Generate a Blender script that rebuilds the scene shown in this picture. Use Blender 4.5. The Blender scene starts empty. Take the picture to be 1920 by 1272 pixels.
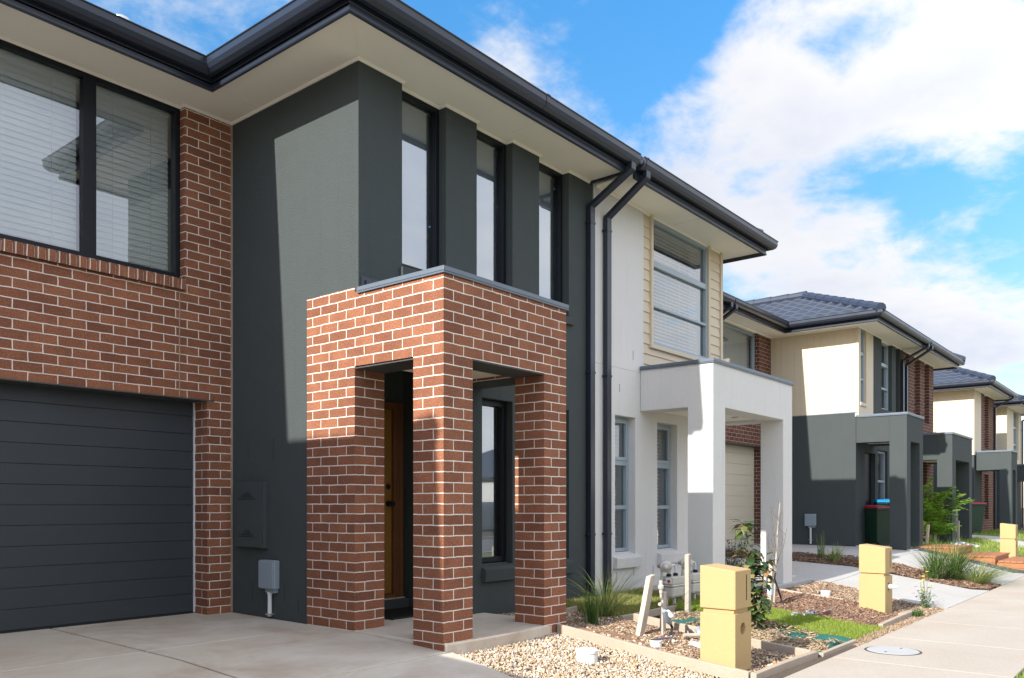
import bpy, bmesh, math, random
from mathutils import Vector, Matrix, noise as mnoise
R = math.radians
random.seed(7)
SC = bpy.context.scene
COL = SC.collection
UP = 1.345            # the footpath lies at z = 0 once everything is lifted by this
M = {}

# ------------------------------------------------------------------ materials
def nodes(name):
    m = bpy.data.materials.new(name); m.use_nodes = True
    nt = m.node_tree; nt.nodes.clear()
    out = nt.nodes.new('ShaderNodeOutputMaterial')
    M[name] = m
    return m, nt, out
def N(nt, typ, **kw):
    n = nt.nodes.new(typ)
    for k, v in kw.items():
        if k in n.inputs.keys() if isinstance(k, str) else False: n.inputs[k].default_value = v
        else: setattr(n, k, v)
    return n
def inp(n, **kw):
    for k, v in kw.items(): n.inputs[k.replace('_', ' ')].default_value = v
    return n
def mixc(nt, fac, a, b, blend='MIX'):
    n = nt.nodes.new('ShaderNodeMix'); n.data_type = 'RGBA'; n.blend_type = blend
    for sock, v in ((n.inputs[0], fac), (n.inputs[6], a), (n.inputs[7], b)):
        if hasattr(v, 'is_output') or isinstance(v, bpy.types.NodeSocket): nt.links.new(v, sock)
        elif isinstance(v, (int, float)): sock.default_value = v
        else: sock.default_value = (*v[:3], 1)
    return n.outputs[2]
def math_(nt, op, a, b=None, c=None, clamp=False):
    n = nt.nodes.new('ShaderNodeMath'); n.operation = op; n.use_clamp = clamp
    for i, v in enumerate((a, b, c)):
        if v is None: continue
        if isinstance(v, bpy.types.NodeSocket): nt.links.new(v, n.inputs[i])
        else: n.inputs[i].default_value = v
    return n.outputs[0]
def ramp(nt, fac, stops):
    n = nt.nodes.new('ShaderNodeValToRGB'); nt.links.new(fac, n.inputs[0])
    e = n.color_ramp.elements
    while len(e) < len(stops): e.new(0.5)
    for s, (p, c) in zip(e, stops):
        s.position = p; s.color = (*c, 1) if len(c) == 3 else c
    return n.outputs[0]
def noise_(nt, vec, scale, detail=4, rough=.55, dist=0):
    n = nt.nodes.new('ShaderNodeTexNoise')
    n.inputs['Scale'].default_value = scale; n.inputs['Detail'].default_value = detail
    n.inputs['Roughness'].default_value = rough; n.inputs['Distortion'].default_value = dist
    if vec is not None: nt.links.new(vec, n.inputs['Vector'])
    return n.outputs['Fac']
def bump(nt, h, dist, strength=1.0, normal=None):
    b = nt.nodes.new('ShaderNodeBump'); b.inputs['Strength'].default_value = strength; b.inputs['Distance'].default_value = dist
    nt.links.new(h, b.inputs['Height'])
    if normal is not None: nt.links.new(normal, b.inputs['Normal'])
    return b.outputs[0]
def bsdf(nt, out, col, rough=.7, metal=0, spec=.5, normal=None, coat=0):
    p = nt.nodes.new('ShaderNodeBsdfPrincipled')
    if isinstance(col, bpy.types.NodeSocket): nt.links.new(col, p.inputs['Base Color'])
    else: p.inputs['Base Color'].default_value = (*col, 1)
    if isinstance(rough, bpy.types.NodeSocket): nt.links.new(rough, p.inputs['Roughness'])
    else: p.inputs['Roughness'].default_value = rough
    p.inputs['Metallic'].default_value = metal; p.inputs['Specular IOR Level'].default_value = spec
    p.inputs['Coat Weight'].default_value = coat
    if normal is not None: nt.links.new(normal, p.inputs['Normal'])
    nt.links.new(p.outputs[0], out.inputs[0])
    return p
def simple(name, col, rough=.6, var=.12, vs=3.0, bs=0, bd=.002, metal=0, spec=.5, coat=0, fine=0, streak=0):
    """paint / plastic / metal: colour with patchy variation, optional grain"""
    m, nt, out = nodes(name)
    tc = nt.nodes.new('ShaderNodeTexCoord').outputs['Object']
    a = tuple(c * (1 - var) for c in col); b = tuple(min(1, c * (1 + var)) for c in col)
    c = mixc(nt, noise_(nt, tc, vs, 5, .6), a, b)
    if fine:
        f = noise_(nt, tc, fine, 2, .5)
        c = mixc(nt, .35, c, mixc(nt, f, tuple(x * .6 for x in col), tuple(min(1, x * 1.4) for x in col)))
    if streak:
        mp = nt.nodes.new('ShaderNodeMapping'); mp.inputs['Scale'].default_value = (5, 5, .35)
        nt.links.new(tc, mp.inputs['Vector'])
        s = noise_(nt, mp.outputs[0], 2.2, 6, .65)
        s = ramp(nt, s, [(.55, (0, 0, 0)), (.8, (1, 1, 1))])
        c = mixc(nt, math_(nt, 'MULTIPLY', s, streak), c, tuple(x * .62 for x in col))
    nrm = None
    if bs: nrm = bump(nt, noise_(nt, tc, bs, 3, .6), bd)
    rr = math_(nt, 'MULTIPLY_ADD', noise_(nt, tc, vs * 2.3, 3), .16, rough - .08)
    bsdf(nt, out, c, rr, metal, spec, nrm, coat)
    return m
def brickmat(name, c1, c2, mortar, bias=0, dirty=.25):
    m, nt, out = nodes(name)
    uv = nt.nodes.new('ShaderNodeUVMap').outputs[0]
    tc = nt.nodes.new('ShaderNodeTexCoord').outputs['Object']
    # a small wobble so that arrises and joints are not ruler straight
    nz = nt.nodes.new('ShaderNodeTexNoise'); inp(nz, Scale=14.0, Detail=3.0); nt.links.new(uv, nz.inputs['Vector'])
    sub = nt.nodes.new('ShaderNodeVectorMath'); sub.operation = 'SUBTRACT'; nt.links.new(nz.outputs['Color'], sub.inputs[0]); sub.inputs[1].default_value = (.5, .5, .5)
    scl = nt.nodes.new('ShaderNodeVectorMath'); scl.operation = 'SCALE'; nt.links.new(sub.outputs[0], scl.inputs[0]); scl.inputs['Scale'].default_value = .011
    add = nt.nodes.new('ShaderNodeVectorMath'); add.operation = 'ADD'; nt.links.new(uv, add.inputs[0]); nt.links.new(scl.outputs[0], add.inputs[1])
    b = nt.nodes.new('ShaderNodeTexBrick'); b.offset = .5; b.offset_frequency = 2; b.squash = 1
    inp(b, Scale=1.0, Mortar_Size=.0049, Mortar_Smooth=.12, Bias=bias, Brick_Width=.24, Row_Height=.086)
    b.inputs['Color1'].default_value = (*c1, 1); b.inputs['Color2'].default_value = (*c2, 1); b.inputs['Mortar'].default_value = (*mortar, 1)
    nt.links.new(add.outputs[0], b.inputs['Vector'])
    grain = noise_(nt, uv, 85, 3, .75)
    g = ramp(nt, grain, [(.30, (.40, .40, .42)), (.46, (.95, .95, .95)), (.58, (1.1, 1.1, 1.05)), (.70, (2.0, 1.95, 1.8))])
    blotch = ramp(nt, noise_(nt, uv, 5.5, 5, .6), [(.3, (.84, .82, .82)), (.7, (1.12, 1.1, 1.08))])
    c = mixc(nt, 1, b.outputs['Color'], blotch, 'MULTIPLY')
    cg = mixc(nt, 1, c, g, 'MULTIPLY')
    tint = ramp(nt, noise_(nt, uv, 48, 3, .7, .5), [(.32, (1.12, .88, 1.05)), (.5, (1, 1, 1)), (.68, (1.05, 1.18, .8))])
    cg = mixc(nt, 1, cg, tint, 'MULTIPLY')
    c = mixc(nt, b.outputs['Fac'], cg, c)
    # mortar smears left on a few faces
    sm = ramp(nt, noise_(nt, uv, 9, 6, .75, .6), [(.66, (0, 0, 0)), (.74, (1, 1, 1))])
    c = mixc(nt, math_(nt, 'MULTIPLY', sm, dirty), c, mortar)
    inv = math_(nt, 'SUBTRACT', 1.0, b.outputs['Fac'])
    h = math_(nt, 'ADD', math_(nt, 'MULTIPLY', inv, 1.0), math_(nt, 'MULTIPLY', grain, .3))
    bsdf(nt, out, c, .88, 0, .3, bump(nt, h, .006, .9))
    return m
def islandmat(name, stops, rough=.8, bs=0, spec=.3):
    """loose pieces in one mesh: a colour per piece"""
    m, nt, out = nodes(name)
    g = nt.nodes.new('ShaderNodeNewGeometry')
    c = ramp(nt, g.outputs['Random Per Island'], stops)
    tc = nt.nodes.new('ShaderNodeTexCoord').outputs['Object']
    c = mixc(nt, .5, c, mixc(nt, 1, c, ramp(nt, noise_(nt, tc, 60, 3), [(.3, (.6, .6, .6)), (.7, (1.3, 1.3, 1.3))]), 'MULTIPLY'))
    bsdf(nt, out, c, rough, 0, spec)
    return m
def leafmat(name, stops, trans=.35):
    m, nt, out = nodes(name)
    g = nt.nodes.new('ShaderNodeNewGeometry')
    c = ramp(nt, g.outputs['Random Per Island'], stops)
    p = nt.nodes.new('ShaderNodeBsdfPrincipled'); nt.links.new(c, p.inputs['Base Color']); p.inputs['Roughness'].default_value = .5
    p.inputs['Specular IOR Level'].default_value = .35
    t = nt.nodes.new('ShaderNodeBsdfTranslucent'); nt.links.new(mixc(nt, 1, c, (1.3, 1.5, .7), 'MULTIPLY'), t.inputs[0])
    mx = nt.nodes.new('ShaderNodeMixShader'); mx.inputs[0].default_value = trans
    nt.links.new(p.outputs[0], mx.inputs[1]); nt.links.new(t.outputs[0], mx.inputs[2]); nt.links.new(mx.outputs[0], out.inputs[0])
    return m
def glassmat(name, base=.1, tint=(.75, .8, .8)):
    m, nt, out = nodes(name)
    tr = nt.nodes.new('ShaderNodeBsdfTransparent'); tr.inputs[0].default_value = (*tint, 1)
    gl = nt.nodes.new('ShaderNodeBsdfGlossy'); gl.inputs['Roughness'].default_value = .015; gl.inputs[0].default_value = (.93, .97, 1, 1)
    tc = nt.nodes.new('ShaderNodeTexCoord').outputs['Object']
    nt.links.new(bump(nt, noise_(nt, tc, 1.3, 1), .003, .035), gl.inputs['Normal'])
    fr = nt.nodes.new('ShaderNodeFresnel'); fr.inputs[0].default_value = 1.55
    f = math_(nt, 'MULTIPLY_ADD', fr.outputs[0], 1.6, base, True)
    mx = nt.nodes.new('ShaderNodeMixShader'); nt.links.new(f, mx.inputs[0])
    nt.links.new(tr.outputs[0], mx.inputs[1]); nt.links.new(gl.outputs[0], mx.inputs[2]); nt.links.new(mx.outputs[0], out.inputs[0])
    return m
def concretemat(name, c1, c2, stain, sa=.5, sc=1.0):
    m, nt, out = nodes(name)
    tc = nt.nodes.new('ShaderNodeTexCoord').outputs['Object']
    c = mixc(nt, ramp(nt, noise_(nt, tc, 1.1 * sc, 7, .62, .4), [(.3, (0, 0, 0)), (.7, (1, 1, 1))]), c1, c2)
    s = ramp(nt, noise_(nt, tc, 1.0 * sc, 7, .66, .8), [(.46, (0, 0, 0)), (.70, (1, 1, 1))])
    c = mixc(nt, math_(nt, 'MULTIPLY', s, sa), c, stain)
    mp = nt.nodes.new('ShaderNodeMapping'); mp.inputs['Scale'].default_value = (1, 14, 1); nt.links.new(tc, mp.inputs['Vector'])
    br = noise_(nt, mp.outputs[0], 9, 4, .6)          # broom finish
    c = mixc(nt, .24, c, mixc(nt, br, (.05, .05, .05), (.88, .85, .8)))
    fine = noise_(nt, tc, 170, 3, .7)
    c = mixc(nt, .2, c, mixc(nt, fine, (.02, .02, .02), (.95, .93, .88)))
    sp = ramp(nt, noise_(nt, tc, 34, 2, .5), [(.70, (0, 0, 0)), (.76, (1, 1, 1))])
    c = mixc(nt, math_(nt, 'MULTIPLY', sp, .18), c, (.12, .09, .06))
    h = math_(nt, 'ADD', math_(nt, 'MULTIPLY', br, .6), fine)
    bsdf(nt, out, c, .85, 0, .35, bump(nt, h, .0025, .7))
    return m

brickmat('red_brick', (.29, .122, .069), (.19, .078, .047), (.78, .70, .61), 0, .42)
brickmat('brown_brick', (.15, .062, .042), (.10, .042, .03), (.42, .36, .31), 0, .1)
simple('dark_render', (.060, .071, .070), .9, .10, 2.3, 90, .006, fine=95, spec=.3, streak=.28)
simple('white_render', (.69, .67, .64), .9, .06, 1.8, 90, .005, fine=110, spec=.3, streak=.32)
simple('cream_cladding', (.62, .52, .37), .6, .04, 1.5, 60, .0006, streak=.1)
simple('soffit_paint', (.90, .83, .72), .75, .03, 1.0, 20, .0006)
simple('gutter_metal', (.02, .026, .04), .34, .08, 2.0, spec=.45)
simple('cap_metal', (.12, .15, .185), .4, .12, 3.0, spec=.5)
simple('black_frame', (.008, .010, .014), .42, .1, 4, spec=.25)
simple('grey_frame', (.30, .36, .40), .35, .08, 4, spec=.5)
simple('garage_steel', (.036, .045, .052), .5, .1, .9, 300, .0006, spec=.4, streak=.2)
simple('cream_door', (.60, .53, .41), .6, .04, 1.4, 250, .0008)
simple('slat_white', (.86, .86, .84), .5, .03, 5)
simple('roller_fabric', (.66, .68, .69), .8, .06, 3, 300, .0005)
simple('steel_lintel', (.06, .062, .06), .6, .2, 6)
simple('timber_stain', (.30, .15, .035), .35, .25, 4, spec=.5, streak=.3)
simple('timber_dark', (.17, .065, .022), .45, .25, 5, streak=.3)
simple('black_iron', (.015, .015, .017), .35, .1, 5)
simple('rubber', (.014, .015, .016), .8, .2, 30)
simple('joint_sand', (.36,.28,.2), .9, .3, 12)
simple('galv', (.62, .64, .66), .3, .1, 9, metal=.8)
simple('grey_plastic', (.26, .31, .35), .45, .05, 4)
simple('white_plastic', (.70, .70, .70), .4, .04, 5)
simple('mailbox_render', (.47, .325, .15), .85, .04, 2.5, 120, .002, fine=150, streak=.14)
simple('slot_dark', (.03, .027, .02), .8, .1, 5)
simple('roof_tile', (.031, .042, .068), .6, .22, 3.2, 70, .003, spec=.5)
simple('grey_timber', (.42, .37, .31), .9, .28, 7, 40, .004, streak=.5)
simple('pale_timber', (.50, .43, .35), .9, .22, 6, 40, .004, streak=.4)
simple('edging_timber', (.40, .325, .25), .9, .25, 4, 40, .004, fine=90)
simple('deck_timber', (.36, .135, .05), .6, .3, 3, 30, .003, streak=.4)
simple('bin_green', (.012, .04, .022), .45, .15, 4)
simple('lid_red', (.36, .02, .04), .4, .1, 4)
simple('lid_blue', (.02, .27, .62), .4, .1, 4)
simple('meter_grey', (.52, .49, .44), .5, .1, 6)
simple('meter_alu', (.52, .48, .43), .45, .15, 12, metal=.3)
simple('purple_plastic', (.11, .085, .17), .5, .1, 8)
simple('teal_fabric', (.01, .115, .09), .8, .25, 6, 200, .003)
simple('label_white', (.82, .82, .8), .5, .02, 5)
simple('label_red', (.55, .05, .06), .5, .05, 5)
simple('label_blue', (.08, .2, .5), .5, .05, 5)
simple('blue_paint', (.45, .62, .74), .7, .15, 8)
simple('bark', (.16, .12, .085), .9, .3, 12, 60, .004)
simple('pale_bark', (.42, .36, .30), .9, .25, 14, 60, .003)
simple('stem_green', (.12, .16, .04), .7, .2, 10)
simple('yellow_petal', (.75, .6, .03), .6, .1, 10)
simple('rust_steel', (.17, .095, .06), .9, .35, 9, 60, .003)
simple('soil', (.10, .072, .05), .95, .35, 5, 40, .02, fine=80)
simple('asphalt', (.15, .147, .14), .9, .2, 2, 160, .006, fine=200)
simple('lid_concrete', (.40, .41, .41), .85, .12, 7, 120, .002, fine=150)
simple('iron_ring', (.05, .05, .052), .7, .2, 9)
simple('turf', (.15, .18, .06), .95, .35, 3, 60, .02, fine=90)
simple('far_wall', (.36, .30, .24), .9, .1, 1.5, 60, .003)
simple('car_paint', (.45, .47, .5), .25, .03, 2, coat=.6)
glassmat('glass', .10, (.76, .80, .80))
glassmat('glass_strong', .22, (.6, .66, .68))
concretemat('drive_concrete', (.63, .525, .375), (.75, .675, .54), (.40, .245, .12), .8)
concretemat('drive_grey', (.38, .365, .34), (.46, .445, .425), (.36, .30, .23), .4)
concretemat('path_concrete', (.375, .295, .21), (.44, .365, .28), (.36, .245, .145), .65, .9)
islandmat('pebbles', [(0, (.56, .45, .31)), (.2, (.46, .33, .20)), (.38, (.64, .57, .47)), (.52, (.34, .24, .15)), (.66, (.66, .62, .57)), (.80, (.45, .25, .09)), (.90, (.18, .135, .11)), (1, (.55, .48, .39))], .7)
islandmat('bark_mulch', [(0, (.17, .10, .065)), (.25, (.30, .19, .12)), (.45, (.40, .28, .18)), (.6, (.24, .15, .10)), (.8, (.48, .37, .26)), (1, (.60, .50, .38))], .9)
islandmat('brown_mulch', [(0, (.12, .065, .045)), (.35, (.24, .135, .09)), (.6, (.33, .21, .14)), (.8, (.17, .10, .07)), (1, (.48, .36, .25))], .9)
islandmat('straw', [(0, (.22, .15, .09)), (.3, (.36, .26, .16)), (.6, (.46, .36, .23)), (.85, (.19, .13, .08)), (1, (.54, .45, .32))], .85)
islandmat('black_pebbles', [(0, (.02, .022, .026)), (.6, (.06, .062, .07)), (1, (.12, .12, .125))], .6)
islandmat('litter', [(0, (.75, .75, .78)), (.4, (.45, .42, .62)), (.7, (.15, .16, .18)), (1, (.8, .8, .8))], .5)
leafmat('lawn_blade', [(0, (.15, .23, .03)), (.35, (.23, .32, .045)), (.7, (.32, .38, .07)), (1, (.46, .42, .17))], .45)
leafmat('shaggy_blade', [(0, (.13, .18, .04)), (.35, (.24, .28, .07)), (.65, (.38, .34, .14)), (1, (.50, .40, .22))], .4)
leafmat('reed_blade', [(0, (.04, .085, .022)), (.45, (.075, .15, .04)), (.8, (.16, .22, .075)), (1, (.42, .37, .19))], .35)
leafmat('pale_blade', [(0, (.10, .16, .05)), (.45, (.20, .26, .10)), (.75, (.34, .35, .16)), (1, (.55, .47, .26))], .35)
leafmat('shrub_leaf', [(0, (.02, .05, .018)), (.45, (.045, .09, .025)), (.7, (.13, .15, .05)), (.88, (.33, .26, .10)), (1, (.30, .13, .07))], .25)
leafmat('dark_leaf', [(0, (.018, .03, .012)), (.6, (.04, .06, .025)), (1, (.10, .11, .05))], .25)
leafmat('wattle_leaf', [(0, (.07, .14, .02)), (.4, (.13, .24, .03)), (.75, (.22, .34, .05)), (1, (.34, .42, .10))], .5)
leafmat('weed_leaf', [(0, (.05, .11, .03)), (1, (.11, .2, .06))], .35)

# ------------------------------------------------------------------ mesh builder
class MB:
    def __init__(s): s.v = []; s.f = []; s.uv = []
    def quad(s, pts, uvs=None):
        i = len(s.v); s.v += [tuple(p) for p in pts]; s.f.append(tuple(range(i, i + len(pts)))); s.uv.append(uvs)
        return s
    def box(s, x0, x1, y0, y1, z0, z1, faces='xXyYzZ'):
        P = lambda a, b, c: ((x0, x1)[a], (y0, y1)[b], (z0, z1)[c])
        D = {'x': [(0,0,0),(0,0,1),(0,1,1),(0,1,0)], 'X': [(1,0,0),(1,1,0),(1,1,1),(1,0,1)], 'y': [(0,0,0),(1,0,0),(1,0,1),(0,0,1)],
             'Y': [(0,1,0),(0,1,1),(1,1,1),(1,1,0)], 'z': [(0,0,0),(0,1,0),(1,1,0),(1,0,0)], 'Z': [(0,0,1),(1,0,1),(1,1,1),(0,1,1)]}
        for k in faces: s.quad([P(*q) for q in D[k]])
        return s
    def wall(s, axis, c0, c1, u0, u1, z0, z1, holes=()):
        """slab between planes c0 (seen side) and c1 with rectangular holes (u0,u1,z0,z1), reveals included"""
        us = sorted({u0, u1, *[min(max(h[i], u0), u1) for h in holes for i in (0, 1)]})
        zs = sorted({z0, z1, *[min(max(h[i], z0), z1) for h in holes for i in (2, 3)]})
        nu, nz = len(us) - 1, len(zs) - 1
        def solid(i, j):
            if not (0 <= i < nu and 0 <= j < nz): return False
            u, z = (us[i] + us[i+1]) / 2, (zs[j] + zs[j+1]) / 2
            return not any(h[0] < u < h[1] and h[2] < z < h[3] for h in holes)
        P = (lambda u, c, z: (u, c, z)) if axis == 'y' else (lambda u, c, z: (c, u, z))
        fl = axis == 'x'
        def add(q): s.quad(q[::-1] if fl else q)
        for i in range(nu):
            for j in range(nz):
                if not solid(i, j): continue
                a, b, c, d = us[i], us[i+1], zs[j], zs[j+1]
                add([P(a,c0,c), P(b,c0,c), P(b,c0,d), P(a,c0,d)])
                add([P(b,c1,c), P(a,c1,c), P(a,c1,d), P(b,c1,d)])
                if not solid(i-1, j): add([P(a,c1,c), P(a,c0,c), P(a,c0,d), P(a,c1,d)])
                if not solid(i+1, j): add([P(b,c0,c), P(b,c1,c), P(b,c1,d), P(b,c0,d)])
                if not solid(i, j-1): add([P(a,c1,c), P(b,c1,c), P(b,c0,c), P(a,c0,c)])
                if not solid(i, j+1): add([P(a,c0,d), P(b,c0,d), P(b,c1,d), P(a,c1,d)])
        return s
    def prism(s, poly, z0, z1):
        n = len(poly)
        s.quad([(p[0], p[1], z1) for p in poly]); s.quad([(p[0], p[1], z0) for p in poly[::-1]])
        for i in range(n):
            a, b = poly[i], poly[(i+1) % n]
            s.quad([(a[0],a[1],z0), (b[0],b[1],z0), (b[0],b[1],z1), (a[0],a[1],z1)])
        return s
    def hexa(s, p):
        """8 corners: bottom 0-3 (ccw from above), top 4-7"""
        for q in ((3,2,1,0), (4,5,6,7), (0,1,5,4), (1,2,6,5), (2,3,7,6), (3,0,4,7)): s.quad([p[i] for i in q])
        return s
    def obox(s, c, ax, hx, hy, hz):
        """box at c turned by the 3x3 matrix ax"""
        pts = [Vector(c) + ax @ Vector((a*hx, b*hy, d*hz)) for d in (-1, 1) for a, b in ((-1,-1), (1,-1), (1,1), (-1,1))]
        return s.hexa(pts)
    def tube(s, path, rad, n=8, caps=True):
        path = [Vector(p) for p in path]; rads = rad if isinstance(rad, (list, tuple)) else [rad] * len(path)
        base = len(s.v); up = None
        for k, p in enumerate(path):
            d = (path[min(k+1, len(path)-1)] - path[max(k-1, 0)]).normalized()
            if up is None: up = d.orthogonal().normalized()
            up = (up - d * up.dot(d)).normalized() if (up - d * up.dot(d)).length > 1e-5 else d.orthogonal().normalized()
            w = d.cross(up)
            for i in range(n):
                t = 2 * math.pi * i / n
                s.v.append(tuple(p + rads[k] * (math.cos(t) * up + math.sin(t) * w)))
        for k in range(len(path) - 1):
            for i in range(n):
                a = base + k*n + i; b = base + k*n + (i+1) % n
                s.f.append((a, b, b+n, a+n)); s.uv.append(None)
        if caps:
            s.f.append(tuple(base + i for i in range(n))[::-1]); s.uv.append(None)
            s.f.append(tuple(base + (len(path)-1)*n + i for i in range(n))); s.uv.append(None)
        return s
    def lathe(s, c, prof, n=24, axis=None):
        """prof: (radius, height) pairs turned about axis through c"""
        ax = Vector(axis or (0,0,1)).normalized(); u = ax.orthogonal().normalized(); w = ax.cross(u); c = Vector(c)
        base = len(s.v)
        for r, h in prof:
            for i in range(n):
                t = 2*math.pi*i/n; s.v.append(tuple(c + ax*h + r*(math.cos(t)*u + math.sin(t)*w)))
        for k in range(len(prof)-1):
            for i in range(n):
                a = base+k*n+i; b = base+k*n+(i+1)%n
                s.f.append((a, b, b+n, a+n)); s.uv.append(None)
        s.f.append(tuple(base+i for i in range(n))[::-1]); s.uv.append(None)
        s.f.append(tuple(base+(len(prof)-1)*n+i for i in range(n))); s.uv.append(None)
        return s
    def sweep(s, line, prof, close=True):
        """prof (n,z): n to the right of the walking direction, mitred corners"""
        L = [Vector(p) for p in line]; ds = [(b-a).normalized() for a, b in zip(L, L[1:])]
        rings = []
        for k, p in enumerate(L):
            d0 = ds[max(k-1, 0)]; d1 = ds[min(k, len(ds)-1)]
            n0 = Vector((d0.y, -d0.x)); n1 = Vector((d1.y, -d1.x))
            m = (n0 + n1); m = m / max(m.dot(n1), 1e-6)
            rings.append([(p.x + m.x*n, p.y + m.y*n, z) for n, z in prof])
        np_ = len(prof)
        for a, b in zip(rings, rings[1:]):
            for i in range(np_ if close else np_-1):
                j = (i+1) % np_; s.quad([a[i], b[i], b[j], a[j]])
        s.quad(rings[0]); s.quad(rings[-1][::-1])
        return s
    def build(s, name, mat, parent=None, uvo=(0,0,0), bev=0, smooth=False, uo=(0,0), doubles=True, soldier=False):
        L = wloc(parent) if parent else Vector((0,0,0))
        me = bpy.data.meshes.new(name)
        me.from_pydata([(x-L.x, y-L.y, z-L.z) for x, y, z in s.v], [], s.f)
        me.update()
        uvl = me.uv_layers.new(name='UVMap').data
        for poly, u in zip(me.polygons, s.uv):
            n = poly.normal
            for li in poly.loop_indices:
                x, y, z = s.v[me.loops[li].vertex_index]
                x -= uvo[0]; y -= uvo[1]; z -= uvo[2]
                if abs(n.x) > .6: q = (y + uo[0], z)
                elif abs(n.y) > .6: q = (x + uo[1], z)
                else: q = (x, y)
                if soldier: q = (q[1] + .03, q[0])
                uvl[li].uv = q
        o = bpy.data.objects.new(name, me); COL.objects.link(o)
        me.materials.append(M[mat] if isinstance(mat, str) else mat)
        bm = bmesh.new(); bm.from_mesh(me)
        if doubles: bmesh.ops.remove_doubles(bm, verts=bm.verts, dist=1e-5)
        if doubles: bmesh.ops.recalc_face_normals(bm, faces=bm.faces)
        bm.to_mesh(me); bm.free()
        if smooth:
            for p in me.polygons: p.use_smooth = True
            if smooth == 'auto': me.set_sharp_from_angle(angle=R(35))
        if bev:
            b = o.modifiers.new('bevel', 'BEVEL'); b.width = bev; b.segments = 2; b.limit_method = 'ANGLE'; b.angle_limit = R(40)
        if parent: o.parent = parent
        return o
def wloc(o):
    v = Vector(o.location)
    while o.parent: o = o.parent; v += Vector(o.location)
    return v
def thing(name, label, cat, loc=(0,0,0), group=None):
    o = bpy.data.objects.new(name, None); COL.objects.link(o); o.location = loc; o.empty_display_size = .2
    return tag(o, label, cat, group)
def tag(o, label, cat, group=None, kind=None):
    o['label'] = label; o['category'] = cat
    if group: o['group'] = group
    if kind: o['kind'] = kind
    return o
def struct(o): o['kind'] = 'structure'; return o
def at(o, x, y, z):
    """move a one-mesh thing's origin to its base"""
    d = Vector((x, y, z)); o.data.transform(Matrix.Translation(-d)); o.location = d; return o
def copy_tree(o, parent=None):
    c = o.copy(); COL.objects.link(c); c.parent = parent
    for ch in [k for k in bpy.data.objects if k.parent == o]: copy_tree(ch, c)
    return c

# ------------------------------------------------------------------ terrain
def g0(y):
    P = [(-500,-1.345),(2.75,-1.345),(4.6,-1.162),(5.69,-1.11),(7.7,-1.095),(999,-1.095)]
    for (a, za), (b, zb) in zip(P, P[1:]):
        if y <= b: return za + (zb-za)*(y-a)/(b-a)
def g(x, y):
    s = max(0, min(1, (x-12.3)/5.5)); s = s*s*(3-2*s); t = max(0, min(1, (y-2.75)/1.85))
    return g0(y) + .21*s*t
def patch(mb, x0, x1, y0, y1, dz, step=.25, skirt=.12, dome=0):
    """sheet following the ground; x0/x1 may be functions of y"""
    fx0 = x0 if callable(x0) else (lambda y: x0); fx1 = x1 if callable(x1) else (lambda y: x1)
    w = max(fx1(y0)-fx0(y0), fx1(y1)-fx0(y1))
    nx = max(1, min(60, int(w/step))); ny = max(1, min(60, int((y1-y0)/step)))
    def P(i, j):
        y = y0 + (y1-y0)*j/ny; x = fx0(y) + (fx1(y)-fx0(y))*i/nx
        b = dome*(1-(2*i/nx-1)**2)*(1-(2*j/ny-1)**2) if dome else 0
        return (x, y, g(x, y)+dz+b)
    dn = lambda p: (p[0], p[1], p[2]-skirt)
    for i in range(nx):
        for j in range(ny):
            mb.quad([P(i,j), P(i+1,j), P(i+1,j+1), P(i,j+1)])
    for i in range(nx):
        a, b = P(i,0), P(i+1,0); mb.quad([dn(a), dn(b), b, a])
        a, b = P(i+1,ny), P(i,ny); mb.quad([dn(a), dn(b), b, a])
    for j in range(ny):
        a, b = P(0,j+1), P(0,j); mb.quad([dn(a), dn(b), b, a])
        a, b = P(nx,j), P(nx,j+1); mb.quad([dn(a), dn(b), b, a])
    return mb

ys = [-400,-60,-12,-4,0,1,2,2.75,3.2,3.7,4.2,4.6,5.2,5.69,6.5,7.7,12,30,400]
xs = [-400,-60,-10,0,5,9,12,12.5,13,13.5,14,14.5,15,15.5,16,16.5,17,17.5,18,20,30,60,400]
mb = MB()
for a, b in zip(xs, xs[1:]):
    for c, d in zip(ys, ys[1:]): mb.quad([(x, y, g(x, y)-.10) for x, y in ((a,c),(b,c),(b,d),(a,d))])
struct(mb.build('ground', 'soil'))
mb = MB(); mb.box(-300, 400, -11.5, -4.2, -1.46, -1.425)
struct(mb.build('road', 'asphalt'))
mb = MB(); mb.box(-300, 400, -4.2, -4.03, -1.47, -1.335); mb.box(-300, 400, -11.67, -11.5, -1.47, -1.335)
struct(mb.build('kerb', 'drive_grey', bev=.02))
mb = MB()
k = -20
x = -12.0
while x < 90:
    mb.box(x+.004, x+1.5-.004, 1.08, 2.47, -1.43, -1.345); x += 1.5
struct(mb.build('footpath', 'path_concrete', bev=.006))
edgeA = lambda y: 4.36 + (y-2.5)*.218 if y < 4.58 else 4.76
mb = MB()
for (x0, x1) in ((-2.0, 3.10), (3.12, None)):
    for (y0, y1) in ((2.48, 4.555), (4.575, 6.13), (6.145, 7.86)):
        patch(mb, x0, (x1 if x1 else (edgeA if y0 < 4 else 4.765)), y0, y1, 0)
patch(mb, -9, -2.015, 2.48, 7.86, 0)
struct(mb.build('driveway', 'drive_concrete', bev=.005))
mb = MB(); mb.prism([(4.772,4.585),(5.0,4.565),(5.5,4.56),(6.12,4.60),(6.44,4.62),(6.44,5.7),(6.3,5.7),(6.3,6.66),(4.772,6.66)], -1.3, -1.105)
struct(mb.build('porch_slab', 'drive_concrete', bev=.012))
eB0 = lambda y: 12.0 + (y-2.6)*.62 if y < 4.1 else 12.93
mb = MB()
for y0, y1 in ((2.48, 4.3), (4.312, 7.95)): patch(mb, eB0, 14.95, y0, y1, 0)
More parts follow.
